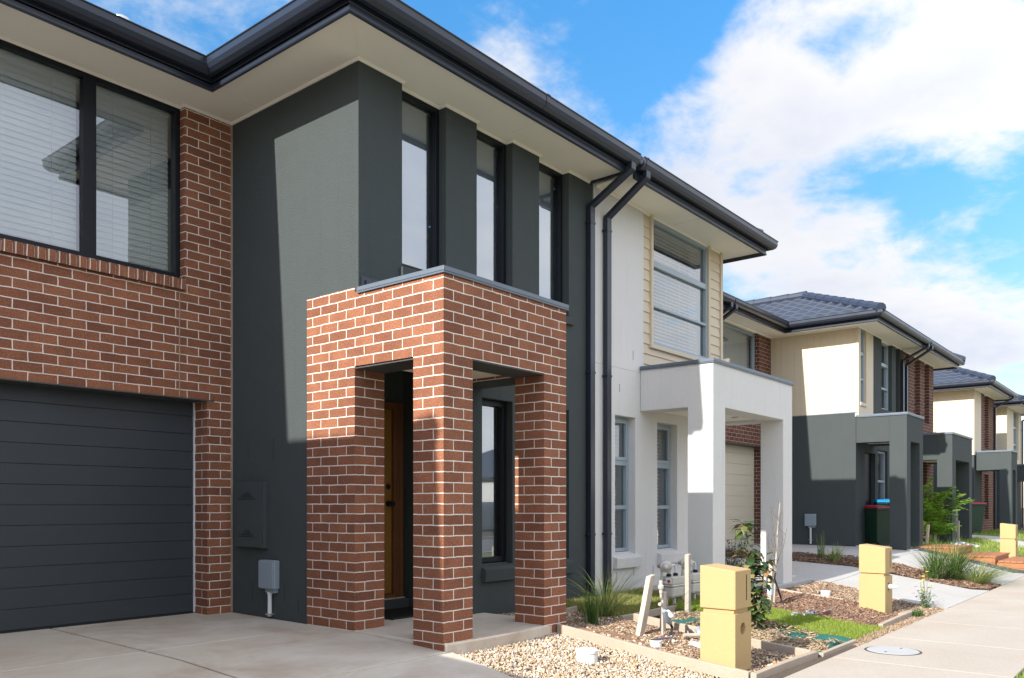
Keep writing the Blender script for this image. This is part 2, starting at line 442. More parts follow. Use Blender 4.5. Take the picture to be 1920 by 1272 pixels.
for y0, y1 in ((2.48, 4.45), (4.462, 7.95)): patch(mb, 16.2, lambda y: 19.3 - max(0, 4.4-y)*.12, y0, y1, 0)
for y0, y1 in ((2.48, 7.95),): patch(mb, 27.0, 29.2, y0, y1, 0)
struct(mb.build('shared_driveway', 'drive_grey', bev=.005))
mb = MB(); patch(mb, 9.5, 12.9, 4.55, 5.66, .03); patch(mb, 18.85, 20.4, 4.55, 6.9, .02)
struct(mb.build('porch_floor', 'drive_grey', bev=.01))

# ------------------------------------------------------------------ house helpers
ZS = 3.92             # soffit level
GUT = [(0,3.985),(.03,3.955),(.075,3.955),(.108,3.98),(.125,4.02),(.125,4.075),(.135,4.08),(.135,4.09),(.11,4.09),(.105,4.06),(0,4.06)]
def eaves(h, line, inner, trimline, gl=None, seams=(), joints=()):
    """fascia/soffit/gutter along the plan polyline (walked with the street on the right hand)"""
    mb = MB(); mb.sweep(line, [(-.022,3.865),(.0,3.865),(.006,3.875),(.006,3.895),(0,3.90),(0,3.935),(.006,3.94),(.006,3.985),(0,4.05),(-.022,4.05)])
    mb.build('fascia', 'gutter_metal', h)
    mb = MB(); mb.sweep(gl or line, [(n+.008, z) for n, z in GUT]); gt = mb.build('gutter', 'gutter_metal', h, bev=.004)
    for i, (p, q) in enumerate(seams):     # joiner brackets at corners and joins
        b = MB(); b.sweep([p, q], [(n*1.05+.006, z-.002+(.004 if z > 4.05 else 0)) for n, z in GUT]); b.build('joiner', 'gutter_metal', gt)
    mb = MB(); L = [Vector(p) for p in line]
    poly = [tuple(p) for p in line] + [tuple(p) for p in inner[::-1]]
    mb.prism(poly, ZS, ZS+.018)
    s = mb.build('soffit', 'soffit_paint', h)
    mb = MB(); mb.sweep(trimline, [(-.001,ZS-.024),(.012,ZS-.026),(.024,ZS-.010),(.026,ZS-.002),(-.001,ZS-.002)])
    mb.build('trim', 'soffit_paint', s)
    for p, q in joints:
        d = (Vector(q)-Vector(p)).normalized(); n = Vector((-d.y, d.x))*.004; b = MB(); b.prism([(p[0]+n.x,p[1]+n.y),(p[0]-n.x,p[1]-n.y),(q[0]-n.x,q[1]-n.y),(q[0]+n.x,q[1]+n.y)], ZS-.004, ZS+.001); b.build('sheet_joint', 'soffit_paint', s)
    return s
def tiles(mb, O, u, n, tan, Lf, Rf, vmax, res=8, wave=.30, row=.32):
    O = Vector(O); u = Vector((*u, 0)); n = Vector((*n, 0)); v = 0; r = 0
    st = wave/res
    while v < vmax - .01:
        v1 = min(v+row, vmax)
        lo, hi = min(Lf(v), Lf(v1)), max(Rf(v), Rf(v1))
        ks = [k*st for k in range(math.floor(lo/st), math.ceil(hi/st)+1)]
        off = 0
        def row_pts(vv, dz):
            out = []
            for a in ks:
                ua = max(Lf(vv), min(Rf(vv), a))
                out.append(O + u*ua + n*vv + Vector((0,0,tan*vv + dz + .02*math.cos(2*math.pi*(a+off)/wave))))
            return out
        A, B, C = row_pts(v, .042), row_pts(v1, .012), row_pts(v, -.02)
        for i in range(len(ks)-1):
            if (A[i]-A[i+1]).length < 1e-6 and (B[i]-B[i+1]).length < 1e-6: continue
            mb.quad([A[i], A[i+1], B[i+1], B[i]]); mb.quad([C[i], C[i+1], A[i+1], A[i]])
        v = v1; r += 1
def ridge(mb, a, b, r=.11, n=8):
    a, b = Vector(a), Vector(b); d = (b-a); L = d.length; k = max(1, int(L/.4)); d /= L
    for i in range(k):
        p = a + d*(L*i/k); q = a + d*(L*(i+1)/k + .05)
        mb.tube([p, q], [r*1.06, r*.92], 10)
def roof(h, front, hips, res, tan=.452):
    """front: list of (O,u,n,Lf,Rf,vmax); hips: list of (a,b)"""
    mb = MB()
    for O, u, n, Lf, Rf, vm in front: tiles(mb, O, u, n, tan, Lf, Rf, vm, res)
    ro = mb.build('roof', 'roof_tile', h, doubles=False, smooth=False)
    if hips:
        mb = MB()
        for a, b in hips: ridge(mb, a, b)
        mb.build('ridge_cap', 'roof_tile', ro, smooth='auto')
    return ro
def window(h, x0, x1, z0, z1, y, fm, fw=.05, mull=(), rails=(), blind=None, glass='glass', depth=.07, name='window', tilt=70, pitch=.042, sash=None, drop=0, hw=.025):
    us = [x0+fw] + [t for m in mull for t in m] + [x1-fw]; zs = [z0+fw] + [t for m in rails for t in m] + [z1-fw]
    panes = [(us[i], us[i+1], zs[j], zs[j+1]) for i in range(0, len(us), 2) for j in range(0, len(zs), 2)]
    mb = MB(); mb.wall('y', y, y+depth, x0, x1, z0, z1, panes)
    w = mb.build(name, fm, h, bev=.004)
    for k, (a, b, c, d) in enumerate(panes):
        off = .018 if (sash and k in sash) else .045
        if sash and k in sash:
            q = MB(); q.wall('y', y-.012, y+.03, a-.012, b+.012, c-.012, d+.012, [(a+.03, b-.03, c+.03, d-.03)]); q.build('sash', fm, w, bev=.003)
        MB().quad([(a-.004,y+off,c-.004),(b+.004,y+off,c-.004),(b+.004,y+off,d+.004),(a-.004,y+off,d+.004)]).build('pane', glass, w, doubles=False)
    if blind:
        spans = [(us[i], us[i+1]) for i in range(0, len(us), 2)] if len(mull) else [(x0, x1)]
        for a, b in spans:
            mb = MB()
            if blind == 'roller':
                mb.box(a+.02, b-.02, y+.12, y+.123, z0+.02+drop, z1-.03); mb.tube([(a+.02,y+.14,z1-.06),(b-.02,y+.14,z1-.06)], .03, 10)
                mb.box(a+.02, b-.02, y+.115, y+.13, z0+.01+drop, z0+.035+drop)
                mb.build('roller_blind', 'roller_fabric', w)
            else:
                if blind == 'open': MB().box(x1-fw*.9, x1+.01, y+depth+.001, y+depth+.22, z0+.01, z1-.01).build('jamb_liner', 'slat_white', w)
                bx0, bx1 = (a+.01, b-.01) if blind == 'venetian' else (a-.02, b-.10)
                mb.box(bx0, bx1, y+.105, y+.15, z1-.075, z1-.03)
                z = z1-.10; t = R(tilt)
                while z > z0+fw-.02:
                    c, s_ = math.cos(t)*hw, math.sin(t)*hw; j = random.uniform(-.003, .003)
                    mb.hexa([(bx0,y+.128-c,z-s_+j),(bx1,y+.128-c,z-s_-j),(bx1,y+.128+c,z+s_-j),(bx0,y+.128+c,z+s_+j),
                             (bx0,y+.128-c,z-s_+j+.003),(bx1,y+.128-c,z-s_-j+.003),(bx1,y+.128+c,z+s_-j+.003),(bx0,y+.128+c,z+s_+j+.003)])
                    z -= pitch
                nn = max(2, int((bx1-bx0)/.35))
                for i in range(nn):
                    xx = bx0 + (bx1-bx0)*(i+.5)/nn; mb.box(xx-.0025, xx+.0025, y+.101, y+.104, z0+fw, z1-.07)
                mb.build('venetian_blind', 'slat_white', w)
    return w
def downpipe(h, x, y, yg, ztop, zbot, w=.098, d=.062, brackets=(3.4, 1.6, -.35), lean=0, knee=3.62):
    mb = MB()
    def ring(c, dv):   # rectangle around c in the plane across the pipe
        cx, cy, cz = c; return [(cx-w/2, cy+dv[0]*d/2, cz+dv[1]*d/2), (cx+w/2, cy+dv[0]*d/2, cz+dv[1]*d/2), (cx+w/2, cy-dv[0]*d/2, cz-dv[1]*d/2), (cx-w/2, cy-dv[0]*d/2, cz-dv[1]*d/2)]
    c45 = .7071
    zk2 = ztop - .12
    seq = [((x,y,zbot),(1,0)), ((x,y,knee-.02),(1,0)), ((x,y,knee),(.92,.39)), ((x+lean,yg,zk2),(.92,.39)), ((x+lean,yg,zk2+.02),(1,0)), ((x+lean,yg,ztop),(1,0))]
    rs = [ring(c, dv) for c, dv in seq]
    for a, b in zip(rs, rs[1:]):
        for i in range(4): j = (i+1) % 4; mb.quad([a[i], a[j], b[j], b[i]])
    mb.quad(rs[0]); mb.quad(rs[-1][::-1])
    o = mb.build('downpipe', 'gutter_metal', h, bev=.006)
    for z in brackets:
        b = MB(); b.box(x-w/2-.004, x+w/2+.004, y-d/2-.004, y+d/2+.03, z-.012, z+.012)
        b.lathe((x-w/2-.004, y, z), [(.0,0),(.014,0),(.014,.02),(0,.022)], 10, (-1,0,0)); b.build('bracket', 'gutter_metal', o)
    return o
def portico(h, mat, x0, x1, yf, yw, zt, zb, zl, pl=.345, pr=.345, cap='cap_metal', caph=.034, ceil='soffit_paint', left=True, uvo=(0,0,0), uo=(0,0), zbl=None, yl1=None, steel=False, bev=0, capl=None):
    mb = MB(); d = .345
    mb.wall('y', yf, yf+d, x0, x1, zb, zt, [(x0+pl, x1-pr, zb-1, zl)])
    yb = yw if yl1 is None else yl1
    if left: mb.wall('x', x0, x0+d, yf+d, yb, zb, zt, [(yf+d-.01, yw, zb-1, zl)])
    mb.wall('x', x1, x1-d, yf+d, yw, zb, zt, [(yf+d-.01, yw+1, zb-1, zl)])
    o = mb.build('portico', mat, h, uvo=uvo, uo=uo, bev=bev)
    mb = MB(); mb.box(x0+d+.002, x1-d-.002, yf+d+.002, yw-.002, zl+.03, zl+.05); mb.build('ceiling', ceil, o)
    if cap:
        mb = MB(); e = .02; yc = capl or yw
        mb.prism([(x0-e,yf-e),(x1+e,yf-e),(x1+e,yw-.004),(x0-e,yw-.004)], zt-.004, zt+caph)
        mb.sweep([(x0,yc),(x0,yf),(x1,yf),(x1,yw-.004)][::1], [(.002,zt-.018),(.018,zt-.022),(.0195,zt-.006),(.002,zt-.006)])
        mb.build('cap', cap, o, bev=.003)
    if steel:
        mb = MB(); mb.box(x0+pl-.08, x1-pr+.08, yf+.006, yf+d-.006, zl-.012, zl-.001)
        mb.box(x0+.006, x0+d-.006, yf+d-.06, yw+.06, zl-.012, zl-.001); mb.box(x1-d+.006, x1-.006, yf+d-.05, yw-.01, zl-.012, zl-.001)
        mb.build('lintel', 'steel_lintel', o)
    return o
def garage_door(h, x0, x1, z0, z1, y, mat, pitch=.18, seal=True, rib=.0035):
    mb = MB(); z = z0+.01; n = 0
    while z < z1-.01:
        t = min(z+pitch, z1)
        mb.hexa([(x0,y,z+.002),(x1,y,z+.002),(x1,y+.03,z+.002),(x0,y+.03,z+.002),(x0,y+rib,t-.002),(x1,y+rib,t-.002),(x1,y+.03,t-.002),(x0,y+.03,t-.002)])
        z = t
    mb.box(x0, x1, y+.012, y+.04, z0, z1)
    o = mb.build('garage_door', mat, h, bev=.002)
    if seal:
        s = MB(); s.box(x1+.001, x1+.014, y-.012, y+.02, z0, z1); s.build('seal_strip', 'white_plastic', o)
        s = MB(); s.box(x0, x1, y-.004, y+.012, z0-.012, z0+.008); s.build('bottom_seal', 'rubber', o)
    return o
def junction_box(h, x, y, z, zg):
    """grey service box with a conduit to the ground on a wall facing -x"""
    mb = MB(); mb.box(x-.07, x-.001, y-.125, y+.125, z-.14, z+.14)
    o = mb.build('service_box', 'grey_plastic', h, bev=.012)
    mb = MB(); mb.box(x-.082, x-.07, y-.117, y+.117, z-.132, z+.132); mb.build('lid', 'grey_plastic', o, bev=.008)
    mb = MB(); mb.box(x-.05, x-.002, y-.1, y+.05, z-.175, z-.14); mb.build('mount', 'grey_plastic', o, bev=.004)
    mb = MB(); mb.tube([(x-.03,y,z-.17),(x-.03,y,zg+.02)], .021, 12); mb.tube([(x-.03,y,z-.19),(x-.03,y,z-.17)], .027, 12)
    mb.build('conduit', 'white_plastic', o, smooth='auto')
    mb = MB(); mb.box(x-.055, x-.001, y-.034, y+.034, (z+zg)/2-.18, (z+zg)/2-.165); mb.build('clip', 'galv', o)
def meter_box(h, x, ya, yb, z0, z1, mat='dark_render'):
    mb = MB(); mb.box(x-.05, x-.001, ya, yb, z0, z1)
    o = mb.build('meter_box', 'dark_render', h, bev=.006)
    mb = MB(); mb.box(x-.062, x-.05, ya+.045, yb-.006, z0+.008, z1-.008)
    for k in (0, 1, 2):                     # stepped vent louvres top and bottom
        for zc in (z1-.14, z0+.14):
            zz = zc + (1-k)*.026; w = .05 + .05*k
            yc = (ya+yb)/2+.02; mb.hexa([(x-.063,yc-w,zz-.008),(x-.06,yc-w,zz-.008),(x-.06,yc+w,zz-.008),(x-.063,yc+w,zz-.008),(x-.074,yc-w,zz+.008),(x-.06,yc-w,zz+.008),(x-.06,yc+w,zz+.008),(x-.074,yc+w,zz+.008)])
    mb.build('door', 'dark_render', o, bev=.003)
    for zz in (z0+.1, z1-.12): MB().tube([(x-.06,ya+.03,zz-.03),(x-.06,ya+.03,zz+.03)], .008, 8).build('hinge', 'dark_render', o)
def shell(h, mat, x0, x1, yfront, yback, zb, back=True):
    """party walls, rear wall, upper floor and ceiling that close the house"""
    mb = MB(); mb.box(x0+.01, x0+.11, yfront, yback, zb, ZS+.01); mb.box(x1-.11, x1-.01, yfront, yback, zb, ZS+.01); mb.box(x0+.12, x1-.12, yback-.12, yback, zb, ZS+.01)
    o = mb.build('rear_wall', mat, h)
    mb = MB(); mb.box(x0+.115, x1-.115, yfront+.01, yback-.125, 1.5, 1.75); mb.build('upper_floor', 'soffit_paint', h)
    mb = MB(); mb.box(x0+.1, x1-.1, yfront, yback, ZS+.03, ZS+.05); mb.build('ceiling', 'soffit_paint', h)
BU = dict(uvo=(4.76, 4.604, 1.8184), uo=(.125, .005))
SPEC = 'terrace houses along the footpath'

# ------------------------------------------------------------------ house A: brick garage front + dark rendered bay + brick portico
A = thing('terrace_house', 'nearest dark grey rendered house with red brick portico and dark garage door', 'house', (4.76, 7.62, -1.1), SPEC)
mb = MB(); mb.wall('y', 7.62, 7.86, 1.36, 4.768, -1.2, 3.95, [(1.9,4.489,-2,1.055),(1.95,4.247,2.10,4.2)])
mb.build('brick_wall', 'red_brick', A, **BU)
mb = MB(); mb.wall('x', 4.768, 4.95, 5.80, 7.62, -1.2, 3.95, [(5.6,6.366,-2,1.914)])
mb.wall('y', 5.645, 5.80, 4.768, 8.44, 1.75, 3.95, [(5.287,5.869,2.2,4.2),(6.322,6.898,2.2,4.2),(7.369,7.939,2.2,4.2)])
mb.wall('y', 5.646, 5.80, 6.255, 8.44, -1.25, 1.75, [(6.405,6.90,-.62,1.114),(7.369,7.945,-.62,1.114)])
mb.wall('x', 6.255, 6.40, 5.80, 6.65, -1.25, 1.75)
mb.wall('y', 6.66, 6.80, 5.11, 6.40, -1.25, 1.75, [(5.18,6.22,-1.0,1.10)])
mb.build('rendered_wall', 'dark_render', A)
shell(A, 'dark_render', 1.36, 8.45, 7.87, 16, -1.2)
mb = MB(); mb.box(5.12, 8.33, 5.81, 7.86, 1.5, 1.74); mb.box(5.0, 8.33, 5.81, 7.86, ZS+.03, ZS+.05); mb.box(8.34, 8.44, 5.81, 7.86, -1.2, ZS+.01); mb.build('upper_floor', 'soffit_paint', A)
# expansion joints in the red brick and along the render corner
for q in ((4.188,4.197,7.612,7.619,1.06,2.09),(4.752,4.766,7.606,7.619,-1.09,ZS-.03)): MB().box(*q).build('control_joint', 'joint_sand', A)
sill = MB()
for i in range(27):
    xa = 1.935 + i*.0855
    if xa+.078 < 4.25: sill.hexa([(xa,7.57,2.095),(xa+.078,7.57,2.095),(xa+.078,7.75,2.135),(xa,7.75,2.135),(xa,7.565,2.196),(xa+.078,7.565,2.196),(xa+.078,7.75,2.226),(xa,7.75,2.226)])
so = sill.build('brick_sill', 'red_brick', A, uvo=(1.95, 4.6, 2.11), bev=.004, soldier=True)
mb = MB(); mb.hexa([(1.95,7.578,2.098),(4.225,7.578,2.098),(4.225,7.75,2.13),(1.95,7.75,2.13),(1.95,7.574,2.186),(4.225,7.574,2.186),(4.225,7.75,2.218),(1.95,7.75,2.218)])
mb.build('mortar', 'pale_timber', so)
mb = MB(); mb.box(1.85, 4.56, 7.613, 7.85, 1.043, 1.0545); mb.build('lintel', 'steel_lintel', A)
garage_door(A, 1.85, 4.475, -1.085, 1.06, 7.862, 'garage_steel')
window(A, 1.95, 4.247, 2.222, 3.905, 7.70, 'black_frame', .052, [(3.325,3.44)], (), 'venetian', 'glass', tilt=74, pitch=.056, hw=.033)
for a, b in ((5.287,5.869),(6.322,6.898),(7.369,7.939)):
    window(A, a+.004, b-.004, 2.225, 3.905, 5.735, 'black_frame', .05, (), (), 'roller', 'glass_strong')
mb = MB()
for a, b in ((5.287,5.869),(6.322,6.898),(7.369,7.939)): MB().box(a-.03, b+.06, 5.605, 5.733, 2.11, 2.197).build('sill', 'dark_render', A, bev=.006)
w = window(A, 6.409, 6.896, -.60, 1.11, 5.735, 'black_frame', .055, (), (), 'venetian', 'glass_strong', tilt=75)
window(A, 7.373, 7.941, -.60, 1.11, 5.735, 'black_frame', .055, (), (), 'venetian', 'glass', tilt=70)
mb = MB()
for a, b in ((6.405,6.92),(7.34,8.01)): MB().hexa([(a,5.60,-.79),(b,5.60,-.79),(b,5.64,-.79),(a,5.64,-.79),(a,5.59,-.66),(b,5.59,-.66),(b,5.733,-.605),(a,5.733,-.605)]).build('sill', 'dark_render', A, bev=.006)
# front door in the porch recess
mb = MB(); mb.wall('y', 6.62, 6.70, 5.18, 6.22, -1.0, 1.10, [(5.26,6.085,-.95,1.03)])
for xx in (6.105, 6.135, 6.165): mb.box(xx, xx+.012, 6.605, 6.6195, -.99, 1.09)
dfr = mb.build('door_frame', 'timber_dark', A, bev=.004)
mb = MB(); mb.box(5.262, 6.083, 6.66, 6.70, -.945, 1.028)
for z0, z1 in ((-.8,-.25),(-.13,.42),(.54,.9)): mb.box(5.38, 5.95, 6.652, 6.6595, z0, z1)
dr = mb.build('front_door', 'timber_stain', A, bev=.006)
mb = MB(); mb.lathe((6.03, 6.66, .02), [(.032,0),(.032,.012),(.014,.016),(.014,.05),(.028,.056),(.034,.075),(.026,.095),(0,.1)], 16, (0,-1,0)); mb.build('handle', 'black_iron', dr, smooth='auto')
mb = MB(); mb.lathe((6.03, 6.66, .20), [(.03,0),(.03,.014),(.022,.022),(0,.024)], 16, (0,-1,0)); mb.build('lock', 'black_iron', dr, smooth='auto')
mb = MB(); mb.box(5.12, 6.25, 6.56, 6.75, -1.10, -1.001); mb.build('door_step', 'dark_render', A, bev=.01)
mb = MB(); mb.box(5.2, 6.2, 6.575, 6.615, -.998, -.985); mb.build('threshold', 'pale_timber', A)
po = portico(A, 'red_brick', 4.76, 6.43, 4.604, 5.64, 1.872, -1.25, 1.213, left=False, cap='cap_metal', steel=True, **BU)
mb = MB(); mb.wall('x', 4.76, 5.105, 4.949, 5.686, -1.25, 1.872, [(4.94,5.686,-2,1.222)]); mb.wall('x', 4.76, 5.105, 5.686, 6.366, -1.25, 1.914)
mb.build('return_wall', 'red_brick', po, **BU)
mb = MB(); mb.box(4.84, 5.1, 5.60, 5.642, 1.915, 1.985); mb.box(4.80, 5.26, 5.625, 5.643, 1.915, 2.01); mb.build('flashing', 'gutter_metal', po)
meter_box(A, 4.768, 6.99, 7.475, -.42, .232)
junction_box(A, 4.768, 6.92, -.67, -1.095)
mb = MB()
for yy, zz, l in ((7.33,.46,.16),(6.9,.45,.2),(7.25,-.95,.2),(6.72,-.92,.18),(6.5,-1.0,.12)): MB().box(4.7655, 4.7682, yy, yy+.006, zz, zz+l).build('weep_hole', 'slot_dark', A)
fin = [(1.36,7.62),(4.247,7.62)]
eaves(A, [(1.36,7.07),(4.21,7.07),(4.21,5.095),(8.36,5.095)], [(1.36,7.9),(4.95,7.9),(4.95,5.9),(8.36,5.9)],
      [(1.36,7.70),(4.247,7.70),(4.247,7.62),(4.768,7.62),(4.768,5.645),(5.287,5.645),(5.287,5.735),(5.869,5.735),(5.869,5.645),(6.322,5.645),(6.322,5.735),(6.898,5.735),(6.898,5.645),(7.369,5.645),(7.369,5.735),(7.939,5.735),(7.939,5.645),(8.36,5.645)],
      gl=[(1.36,7.07),(4.21,7.07),(4.21,5.095),(8.42,5.095)], seams=(((4.12,7.07),(4.07,7.07)),((6.6,5.095),(6.65,5.095))), joints=(((4.24,7.03),(4.74,7.10)),((4.28,5.12),(4.75,5.62)),((6.75,5.12),(6.75,5.62))))
mb = MB(); mb.box(8.37, 8.49, 5.15, 5.9, ZS+.02, 4.05); mb.box(8.366, 8.376, 5.1, 5.64, ZS-.03, ZS+.06); mb.build('party_cap', 'gutter_metal', A)
roof(A, [((1.36,7.0,4.07),(1,0),(0,1),lambda v:0,lambda v:2.86+v,5.0), ((4.14,7.0,4.07),(0,-1),(1,0),lambda v:-v-.0,lambda v:1.97-v,2.1), ((4.16,5.02,4.07),(1,0),(0,1),lambda v:v,lambda v:4.26,2.1)], (), 2)
mb = MB(); mb.lathe((4.29,9.0,4.85), [(.055,0),(.055,.36),(.078,.36),(.08,.37),(.08,.44),(.06,.46),(0,.47)], 20); mb.build('flue', 'galv', A, smooth='auto')
downpipe(A, 8.335, 5.60, 5.02, 4.02, -1.1, lean=-.02, knee=3.60)

# ------------------------------------------------------------------ house B: white render + cream weatherboards
B = thing('terrace_house', 'white rendered house with cream weatherboards round a tall upper window and white portico', 'house', (9.56, 5.645, -1.1), SPEC)
mb = MB(); mb.wall('y', 5.645, 5.85, 8.46, 9.655, 1.75, 3.95); mb.wall('y', 5.645, 5.85, 8.46, 12.08, -1.3, 1.75, [(8.95,9.445,-.635,1.147),(10.02,10.588,-.635,1.14),(11.05,11.85,-1.2,1.0)])
mb.wall('x', 12.08, 11.9, 5.85, 7.62, -1.3, 1.75); mb.wall('x', 12.0, 11.85, 5.72, 7.62, 1.75, 3.95)
mb.build('rendered_wall', 'white_render', B, bev=.006)
mb = MB()
def boards(mb, x0, x1, y, z0, z1, h=.142):
    z = z0
    while z < z1:
        t = min(z+h, z1); mb.hexa([(x0,y-.016,z),(x1,y-.016,z),(x1,y+.03,z),(x0,y+.03,z),(x0,y-.002,t),(x1,y-.002,t),(x1,y+.03,t),(x0,y+.03,t)]); z = t
boards(mb, 9.657, 9.84, 5.67, 2.17, 3.94); boards(mb, 11.62, 12.0, 5.67, 2.17, 3.94); boards(mb, 9.657, 12.0, 5.67, 1.752, 2.17)
mb.build('weatherboard', 'cream_cladding', B)
mb = MB(); mb.box(9.657, 9.84, 5.70, 5.85, 1.76, 3.95); mb.box(11.62, 12.0, 5.70, 5.85, 1.76, 3.95); mb.box(9.84, 11.62, 5.70, 5.85, 1.76, 2.14); mb.build('upper_wall', 'cream_cladding', B)
mb = MB(); mb.box(9.84, 9.895, 5.63, 5.72, 2.18, ZS); mb.box(11.56, 11.62, 5.63, 5.72, 2.18, ZS); mb.box(9.82, 11.64, 5.622, 5.72, 2.125, 2.18); mb.box(11.985, 12.05, 5.635, 5.72, 1.83, ZS); mb.build('trim', 'cream_cladding', B, bev=.004)
window(B, 9.897, 11.558, 2.185, 3.895, 5.66, 'grey_frame', .045, (), [(2.70,2.735),(3.25,3.33)], 'open', 'glass', tilt=42, pitch=.05)
window(B, 8.955, 9.441, -.60, 1.143, 5.755, 'grey_frame', .045, (), [(-.05,.0),(.52,.60)], 'open', 'glass', tilt=28, pitch=.05, sash=(2,))
window(B, 10.024, 10.584, -.60, 1.136, 5.755, 'grey_frame', .045, (), [(-.05,.0),(.52,.60)], 'open', 'glass', tilt=28, pitch=.05, sash=(2,))
mb = MB()
for a, b in ((8.90,9.50),(10.02,10.648)): MB().hexa([(a,5.585,-.80),(b,5.585,-.80),(b,5.644,-.80),(a,5.644,-.80),(a,5.575,-.67),(b,5.575,-.67),(b,5.753,-.602),(a,5.753,-.602)]).build('sill', 'white_render', B, bev=.006)
mb = MB(); mb.box(11.06, 11.84, 5.74, 5.78, -1.1, .99); dB = mb.build('front_door', 'grey_frame', B, bev=.005)
mb = MB(); mb.lathe((11.15,5.74,-.05), [(.03,0),(.03,.012),(.012,.016),(.012,.05),(.03,.06),(.03,.09),(0,.1)], 12, (0,-1,0)); mb.build('handle', 'galv', dB, smooth='auto')
po = portico(B, 'white_render', 9.56, 12.20, 4.604, 5.64, 1.80, -1.3, 1.246, pl=.352, bev=.006, left=True, capl=5.63)
mb = MB(); mb.lathe((11.3,5.1,1.276), [(.05,0),(.05,-.012),(.03,-.016),(0,-.016)], 16); mb.build('downlight', 'pale_timber', po)
mb = MB()
for xx, zz, l in ((9.05,1.45,.1),(9.38,1.9,.12),(8.97,-.98,.14),(9.4,-.92,.14),(9.9,-.95,.14),(10.35,-.95,.16)): MB().box(xx, xx+.005, 5.6425, 5.6452, zz, zz+l).build('weep_hole', 'slot_dark', B)
# brick garage half
mb = MB(); mb.wall('y', 7.62, 7.86, 12.08, 15.39, -1.2, 3.95, [(12.5,15.05,-2,1.345),(12.6,14.9,2.15,4.2)])
mb.build('brick_wall', 'brown_brick', B, uvo=(12, 0, 1.8184))
mb = MB(); mb.box(12.4, 15.1, 7.613, 7.85, 1.332, 1.344); mb.build('lintel', 'steel_lintel', B)
garage_door(B, 12.45, 15.1, -1.05, 1.37, 7.862, 'cream_door', .24)
window(B, 12.6, 14.9, 2.15, 3.9, 7.72, 'grey_frame', .05, [(13.7,13.8)], [(2.75,2.8)], 'venetian', 'glass')
shell(B, 'white_render', 8.46, 15.39, 7.87, 16, -1.2)
mb = MB(); mb.box(8.5, 11.85, 5.86, 7.86, 1.5, 1.74); mb.box(8.5, 11.9, 5.86, 7.86, ZS+.03, ZS+.05); mb.box(8.462, 8.56, 5.86, 7.86, -1.2, ZS+.01); mb.build('upper_floor', 'soffit_paint', B)
eaves(B, [(8.50,5.095),(12.42,5.095),(12.42,7.07),(15.39,7.07)], [(8.50,5.9),(11.8,5.9),(11.8,7.9),(15.39,7.9)],
      [(8.50,5.645),(9.655,5.645),(9.655,5.672),(12.0,5.672),(12.0,7.62),(15.39,7.62)], seams=(((8.56,5.095),(8.60,5.095)),), joints=(((10.4,5.12),(10.4,5.64)),))
roof(B, [((8.5,5.02,4.07),(1,0),(0,1),lambda v:0,lambda v:4.0-v,2.3), ((12.5,5.02,4.07),(0,1),(-1,0),lambda v:v,lambda v:1.98+v,2.3), ((12.5,7.0,4.07),(1,0),(0,1),lambda v:-v,lambda v:2.89,5)], [((12.34,5.16,4.14),(10.2,7.3,5.12))], 4)
downpipe(B, 8.70, 5.60, 5.02, 4.02, -1.1, lean=-.05, knee=3.56)
downpipe(B, 15.3, 7.58, 6.99, 4.02, -1.0, knee=3.6, brackets=(3.3,))

# ------------------------------------------------------------------ house C: cream grooved cladding over dark render
Cc = thing('terrace_house', 'house with cream grooved upper side wall over dark grey rendered portico, beyond the white house', 'house', (18.85, 5.645, -.9), SPEC)
mb = MB(); mb.wall('x', 18.85, 19.0, 5.70, 7.62, -1.1, 2.04)
mb.wall('y', 5.645, 5.8, 19.975, 22.42, 1.75, 3.95, [(20.6,21.477,2.28,4.2),(21.813,22.20,2.28,4.2)]); mb.wall('y', 5.70, 5.85, 18.99, 22.42, -1.1, 1.75, [(20.5,21.3,-.1,1.3),(19.5,20.3,-.88,1.2)])
mb.build('rendered_wall', 'dark_render', Cc, bev=.006)
mb = MB(); y = 5.72
mb.box(18.842, 19.0, 5.64, 5.715, 1.95, 3.95)
while y < 7.6: mb.box(18.85, 18.88, y, min(y+.146, 7.618), 2.045, 3.95); y += .15
mb.box(18.858, 19.0, 5.715, 7.618, 2.045, 3.95)
mb.wall('y', 5.652, 5.80, 19.0, 19.974, 1.95, 3.95, [(18.9,19.37,2.27,4.2)])
mb.build('cladding', 'cream_cladding', Cc)
mb = MB(); mb.box(18.84, 18.86, 5.66, 7.6, 2.03, 2.052); mb.build('flashing', 'cap_metal', Cc)
window(Cc, 18.93, 19.366, 2.275, 3.9, 5.68, 'grey_frame', .04, (), [(2.78,2.82),(3.33,3.41)], None, 'glass_strong')
mb = MB(); mb.box(18.95, 19.42, 5.62, 5.65, 2.2, 2.27); mb.box(19.37, 19.41, 5.63, 5.651, 2.27, ZS); mb.build('trim', 'cream_cladding', Cc, bev=.004)
window(Cc, 20.604, 21.473, 2.285, 3.9, 5.73, 'grey_frame', .045, (), [(2.78,2.82),(3.33,3.41)], 'open', 'glass_strong', tilt=12, pitch=.05)
window(Cc, 20.5, 21.3, -.09, 1.29, 5.76, 'grey_frame', .045, (), [(.55,.6)], 'open', 'glass', tilt=12, pitch=.05)
mb = MB(); mb.box(19.5, 20.3, 5.80, 5.84, -.88, 1.19); mb.build('front_door', 'black_frame', Cc)
portico(Cc, 'dark_render', 18.85, 20.22, 4.66, 5.695, 1.945, -1.1, 1.37, pl=.3, pr=.3, bev=.006, capl=5.66)
mb = MB(); mb.box(18.835, 18.849, 7.13, 7.6, -.28, .30); mb.build('meter_box', 'dark_render', Cc, bev=.005)
junction_box(Cc, 18.85, 6.68, -.33, -.885)
mb = MB(); mb.wall('y', 7.62, 7.86, 15.41, 18.85, -1.2, 3.95, [(15.8,18.45,-2,1.345),(15.9,18.162,2.15,4.2)])
